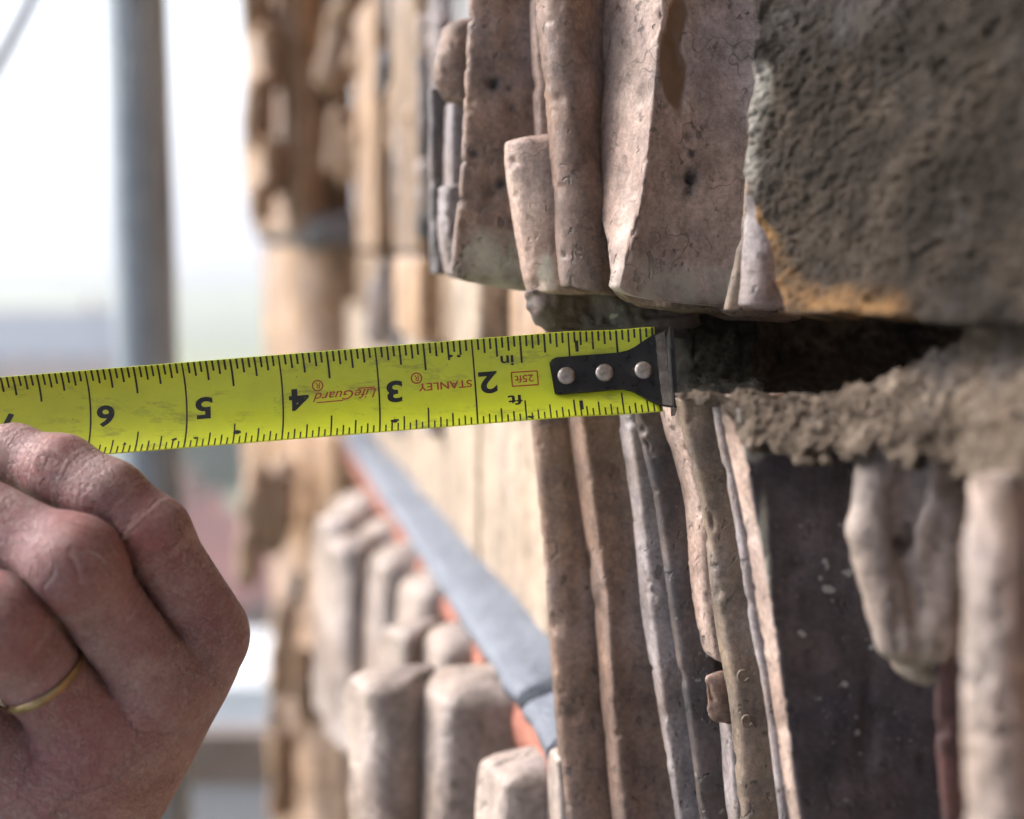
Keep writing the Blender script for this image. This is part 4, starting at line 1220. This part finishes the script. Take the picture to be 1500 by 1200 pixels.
def print_line(x0, y0, x1, y1, w):
    V = []
    for (x, y) in ((x0, y0), (x1, y1)):
        for e in (-w / 2, w / 2):
            dx, dy = x - 978, y - 543
            nx, ny = -(y1 - y0), (x1 - x0); L = math.hypot(nx, ny)
            dx += nx / L * e; dy += ny / L * e
            V.append(T((-dx * 845 + dy * 68) / 847.7 / 141.3, -(dx * 68 + dy * 845) / 847.7 / 141.3 / .94, .00004))
    mesh_obj('printed_line', V, [(0, 1, 3, 2)], 'print_red', tape, smooth=False)


for q in ((749, 546.5, 787, 544), (750.5, 566, 788.5, 563.5), (749, 546.5, 750.5, 566), (787, 544, 788.5, 563.5)): print_line(*q, 1.8)
print_line(464, 590, 503, 586.5, 1.6); print_line(524, 569.5, 549, 567.5, 1.6)

# scuffs of dirt on the blade
for (x, y, r) in ((352, 636, 4), (580, 620, 4), (292, 646, 2.4), (262, 647, 3), (778, 619, 3.4), (660, 524, 2.5), (672, 524, 2), (190, 655, 2)):
    dx, dy = x - 978, y - 543; s0 = (-dx * 845 + dy * 68) / 847.7 / 141.3; v0 = -(dx * 68 + dy * 845) / 847.7 / 141.3 / .94
    n = 12
    V = []
    for i in range(n):
        a = 2 * math.pi * i / n; rr = r * rt.uniform(.6, 1.25) / 141
        V.append(T(s0 + 1.5 * rr * math.cos(a), max(-.498, v0 + rr * math.sin(a)), .00005))
    mesh_obj('dirt_spot', V, [tuple(range(n))], 'print_black', tape, smooth=False)

# end hook
hk = [(806, 535), (809, 529), (815, 526.5), (860, 523), (905, 519.5), (918, 517), (930, 511), (950, 497), (966, 488), (979, 482), (983, 604), (972, 602), (955, 595), (938, 583), (924, 575), (912, 572), (860, 576), (818, 579.5), (810, 578), (806, 572)]


def tape_sv(x, y):
    dx, dy = x - 978, y - 543
    return (-dx * 845 + dy * 68) / 847.7 / 141.3, -(dx * 68 + dy * 845) / 847.7 / 141.3 / .94


def TF(s_, v_, lift):
    ph = v_ / RAD
    return t0 + IN * (s_ * TU + RAD * math.sin(ph) * TV) + TN * (lift + IN * RAD * (1 - math.cos(ph)) * .42)


hs_ = np.array([tape_sv(x, y) for x, y in hk]); ht = hs_[:10]; hb = np.concatenate([hs_[10:], hs_[:1]])[::-1]


def hook_grid(name, s0, s1, inset, l0, l1, mat, parent, n=46, m=15, jag=0.0):
    S = np.linspace(s0, s1, n); V = []
    vt = np.interp(S, ht[::-1, 0], ht[::-1, 1]); vb = np.interp(S, hb[::-1, 0], hb[::-1, 1])
    for lift in (l1, l0):
        for i in range(n):
            for j in range(m):
                w = j / (m - 1); vv = (vb[i] + inset) * (1 - w) + (vt[i] - inset) * w
                ss = S[i] + (jag * math.sin(j * 2.3 + 1) * (i == n - 1) if jag else 0)
                V.append(TF(ss, vv, lift))
    F = []; o = n * m
    for i in range(n - 1):
        for j in range(m - 1):
            k = i * m + j; F += [(k, k+1, k+m+1, k+m), (o+k, o+k+m, o+k+m+1, o+k+1)]
        for j in (0, m - 1): k = i * m + j; F.append((k, k+m, o+k+m, o+k))
    for j in range(m - 1):
        for i in (0, n - 1): k = i * m + j; F.append((k, k+1, o+k+1, o+k))
    return mesh_obj(name, V, F, mat, parent, smooth=False)


hook = hook_grid('hook', 0.0, 1.215, 0.0, .0006, .0015, 'black_steel', tape)
hook_grid('bend_wear', 0.002, .10, .02, .0014, .00156, 'worn_steel', hook, n=6, jag=.004)
# bent end of the hook, standing towards the viewer and back
fl = [TF(*tape_sv(978, 478), .0010), TF(*tape_sv(982, 607), .0010)]
V = []
for e0, tn in ((0.0, .0035), (0.0, -.007)):
    pass
top, bot = np.array(fl[0]), np.array(fl[1]); mid = (top + bot) / 2
pts = []
for t in np.linspace(0, 1, 9):
    p = top * (1 - t) + bot * t
    hgt = .0036 * (1 - (2 * t - 1) ** 4 * .5)
    pts.append((p + TN * hgt * .5 - TU * .0004, p - TN * .008 - TU * .0004))
V = [q for pr in pts for q in pr] + [q - TU * .0010 for pr in pts for q in pr]
n = len(pts); o = 2 * n; F = []
for i in range(n - 1):
    a, b, c, d = 2*i, 2*i+1, 2*i+3, 2*i+2
    F += [(a, b, c, d), (o+a, o+d, o+c, o+b), (a, d, o+d, o+a), (b, o+b, o+c, c)]
F += [(0, 1, o+1, o), (2*n-2, 2*n-1, o+2*n-1, o+2*n-2)]
mesh_obj('hook_lip', V, F, 'black_steel', tape, smooth=False)
for (x, y) in ((829.5, 553), (885, 548.5), (942, 545)):
    c = TF(*tape_sv(x, y), .0016)
    V = []; n = 24
    prof = [(.0024, -.0004), (.0024, .0003), (.0021, .0006), (.0013, .00075), (.0004, .0007)]
    for r, hh in prof:
        for i in range(n):
            a = 2 * math.pi * i / n; V.append(c + TN * hh + TU * r * math.cos(a) + TV * r * math.sin(a))
    F = [(k*n+i, k*n+(i+1) % n, (k+1)*n+(i+1) % n, (k+1)*n+i) for k in range(len(prof)-1) for i in range(n)] + [tuple(range((len(prof)-1)*n, len(prof)*n))]
    mesh_obj('rivet', V, F, 'rivet_steel', hook)

# ------------------------------------------------------------------ the hand
MMPX = FOCUS / FPX


def hand():
    # joints in photo columns/rows with their distance; radii in pixels of the focus plane
    D0 = .378
    J = lambda x, y, d: P(x, y, d)
    rp = lambda r: r * MMPX
    fingers = [
        # index: knuckle, middle joint, end joint, tip
        [(306, 925, .366, 59), (221, 783, .353, 53), (158, 728, .353, 51), (92, 690, .357, 49), (20, 668, .365, 43), (-12, 664, .368, 34)],
        [(226, 992, .358, 66), (106, 830, .342, 64), (-75, 730, .350, 54), (-190, 700, .362, 46)],
        [(128, 1060, .354, 66), (2, 915, .338, 67), (-150, 850, .350, 56), (-260, 850, .365, 46)],
        [(12, 1110, .356, 60), (-105, 1015, .344, 58), (-230, 980, .358, 48), (-310, 985, .37, 40)],
    ]
    wrist = [(88, 1275, .372, 78), (20, 1310, .366, 84), (-50, 1320, .366, 84), (-115, 1310, .372, 74)]
    lo = P(-330, 1560, .378) - np.array([0, .02, 0]); hi = P(400, 560, .378)
    lo = np.array([P(-270, 600, .40)[0], .312, P(0, 1480, .378)[2]]); hi = np.array([P(400, 600, .38)[0], .445, P(0, 590, .38)[2]])
    h = .0007
    g = sdf_grid(lo, hi, h).astype(np.float32)
    fds = []
    val = None; along = np.zeros(g.shape[:3], np.float32); fid = np.zeros_like(along); wr = np.zeros_like(along); best = np.full(g.shape[:3], 1e9, np.float32)
    for i, fg in enumerate(fingers):
        fd = None; acc = 0.0
        for k, (a, b) in enumerate(zip(fg[:-1], fg[1:])):
            pa, pb = J(*a[:3]).astype(np.float32), J(*b[:3]).astype(np.float32)
            d, t = cap_local(g, lo, h, pa, pb, rp(a[3]) * a[2] / D0, rp(b[3]) * b[2] / D0)
            L = float(np.linalg.norm(pb - pa))
            m = d < best
            best[m] = d[m]; along[m] = (acc + t * L)[m]; fid[m] = i * .37 + .1
            jt = np.exp(-((t - 1) * L / .008) ** 2) if k in ((0, 2) if i == 0 else (0, 1)) else 0 * t
            jt0 = np.exp(-(t * L / .008) ** 2) if k in ((1, 3) if i == 0 else (1, 2)) else 0 * t
            base_w = .5 if k else .35
            wr[m] = np.maximum(np.maximum(jt, jt0), base_w)[m]
            acc += L
            fd = d if fd is None else smin(fd, d, .005)
        # knuckle swelling at the middle joint, on the back of the finger
        a = fg[1]
        pk = J(a[0] + 6, a[1] - 4, a[2] - .003)
        dk, _ = cap_local(g, lo, h, pk, pk + 1e-5, rp(a[3]) * .86, rp(a[3]) * .86)
        if i: fd = smin(fd, dk, .008)
        fds.append(fd); val = fd if val is None else np.minimum(val, fd)
    # sharp folds where two fingers press together
    for f1, f2 in zip(fds[:-1], fds[1:]):
        near_ = np.clip(1 - np.maximum(f1, f2) / .0035, 0, 1)
        val = val + (.0015 * np.exp(-((f1 - f2) / .0011) ** 2) * near_).astype(np.float32)
    back = None
    for i, (fg, w) in enumerate(zip(fingers, wrist)):
        a = fg[0]
        d, t = cap_local(g, lo, h, J(a[0] - 8, a[1] + 20, a[2] + .002), J(*w[:3]), rp(a[3] * .95), rp(w[3]))
        m = d < best - .002
        best[m] = d[m]; fid[m] = .8; along[m] = (t * .09)[m]; wr[m] = .30
        back = d if back is None else smin(back, d, .014)
    # fill between index and middle metacarpals, heel, forearm
    for a, b, ra, rb in (((290, 960, .378), (110, 1240, .380), 48, 70), ((170, 1060, .370), (40, 1270, .372), 60, 80), ((-20, 1300, .372), (-170, 1640, .385), 112, 128)):
        d, t = cap_local(g, lo, h, J(*a), J(*b), rp(ra), rp(rb)); back = smin(back, d, .012)
    # thumb behind the tape
    th = [(120, 1180, .395, 70), (95, 960, .412, 60), (40, 790, .412, 52), (-10, 660, .402, 46)]
    td = None
    for a, b in zip(th[:-1], th[1:]):
        d, t = cap_local(g, lo, h, J(*a[:3]), J(*b[:3]), rp(a[3]), rp(b[3])); td = d if td is None else smin(td, d, .006)
    back = smin(back, td, .010)
    val = smin(val, back, .0045)
    def surf(px, py, extra=0.0):
        dd = np.arange(.312, .43, .0003); q = P(np.full(dd.shape, px), np.full(dd.shape, py), dd)
        gi_ = np.round((q - lo) / h).astype(int); ok = ((gi_ >= 0) & (gi_ < np.array(val.shape))).all(1)
        vv = np.where(ok, val[tuple(np.clip(gi_, 0, np.array(val.shape) - 1).T)], 1.0)
        k_ = np.argmax(vv < 0)
        return float(dd[k_]) if vv[k_] < 0 else None
    nb_ = np.abs(val) < .003; val[nb_] += (.00025 * fbm(g[nb_].astype(float), 90, 2, 71)).astype(np.float32)
    V, F = surface_nets(val.astype(float), lo, h)
    gi = np.clip(np.round((V - lo) / h).astype(int), 0, np.array(val.shape) - 1)
    A = along[gi[:, 0], gi[:, 1], gi[:, 2]]; I_ = fid[gi[:, 0], gi[:, 1], gi[:, 2]]; W_ = wr[gi[:, 0], gi[:, 1], gi[:, 2]]
    o = mesh_obj('person', V, F, 'skin', attrs={'along': A, 'fid': I_, 'wrinkle': W_})
    tag(o, 'weathered hand of a person gripping the yellow tape, gold ring on one finger', 'person')
    sm = o.modifiers.new('smooth', 'SMOOTH'); sm.factor = .5; sm.iterations = 2
    # radius of the finger along rays, for the ring
    def ray_r(c, u):
        tt_ = np.arange(.004, .018, .0002); q = c + tt_[:, None] * u
        gi_ = np.clip(np.round((q - lo) / h).astype(int), 0, np.array(val.shape) - 1)
        k_ = np.argmax(val[tuple(gi_.T)] > 0)
        return float(tt_[k_]) if val[tuple(gi_[k_])] > 0 else .0125
    return o, surf, ray_r


person, SURF, RAYR = hand()


# nail of the forefinger
def nail():
    c = P(6, 654, SURF(6, 654) + .0002); ax = P(-40, 634, .3605) - P(50, 668, .3575); ax /= np.linalg.norm(ax)
    out = -FWD * .85 + UP * .5; out -= ax * (out @ ax); out /= np.linalg.norm(out); sd = np.cross(ax, out)
    V = []; F = []; n, m = 14, 12
    for i in range(n):
        u = i / (n - 1) * 2 - 1
        for j in range(m):
            w = j / (m - 1) * 2 - 1
            hw = .0056 * (1 - .18 * max(0, -u) ** 3)
            V.append(c + ax * u * .0072 + sd * hw * w + out * (-.0026 * w * w + .0004 - .0010 * max(0, -u) ** 4 - .0010 * abs(w) ** 6))
    for i in range(n - 1):
        for j in range(m - 1): k = i * m + j; F.append((k, k + 1, k + m + 1, k + m))
    k0 = len(V); V = np.array(V); V = np.concatenate([V, V - out * .0008])
    F += [tuple(k0 + q for q in f[::-1]) for f in F]
    return mesh_obj('fingernail', V, F, 'nail', person)


nail()

# gold ring
ra_ = P(2, 915, .338) - P(128, 1060, .354); ra_ /= np.linalg.norm(ra_)
rc = (P(2, 915, .338) + P(128, 1060, .354)) / 2 + ra_ * .0005
e1 = np.cross(ra_, FWD); e1 /= np.linalg.norm(e1); e2 = np.cross(ra_, e1)
n, m = 72, 14; V = []
rad_ = np.array([RAYR(rc, math.cos(a) * e1 + math.sin(a) * e2) for a in np.linspace(0, 2 * math.pi, n, endpoint=False)])
rad_ = np.minimum(rad_, .0118)
for _ in range(14): rad_ = np.maximum((np.roll(rad_, 1) + rad_ * 2 + np.roll(rad_, -1)) / 4, rad_ - .0004)
for i in range(n):
    a = 2 * math.pi * i / n
    rad = math.cos(a) * e1 + math.sin(a) * e2
    for j in range(m):
        b = 2 * math.pi * j / m
        V.append(rc + rad * (rad_[i] + .0004 + .0006 * math.cos(b)) + ra_ * .0011 * math.sin(b))
F = [(i*m+j, i*m+(j+1) % m, ((i+1) % n)*m+(j+1) % m, ((i+1) % n)*m+j) for i in range(n) for j in range(m)]
ring = mesh_obj('gold_ring', V, F, 'gold')
tag(ring, 'plain gold band worn on a finger of the hand', 'ring')

# ------------------------------------------------------------------ air
haze = box('haze', (-8400, -8400, GZ - 12), (8400, 8400, 75), 'fields')
t = NT('air'); t.n.remove(t.p)
pv = t.n.new('ShaderNodeVolumePrincipled'); pv.inputs['Color'].default_value = (0.93, 0.95, 1.0, 1); pv.inputs['Density'].default_value = 0.0025
pv.inputs['Anisotropy'].default_value = 0.3
t.l.new(pv.outputs[0], t.out.inputs['Volume'])
haze.data.materials.clear(); haze.data.materials.append(t.m)
tag(haze, kind='stuff')
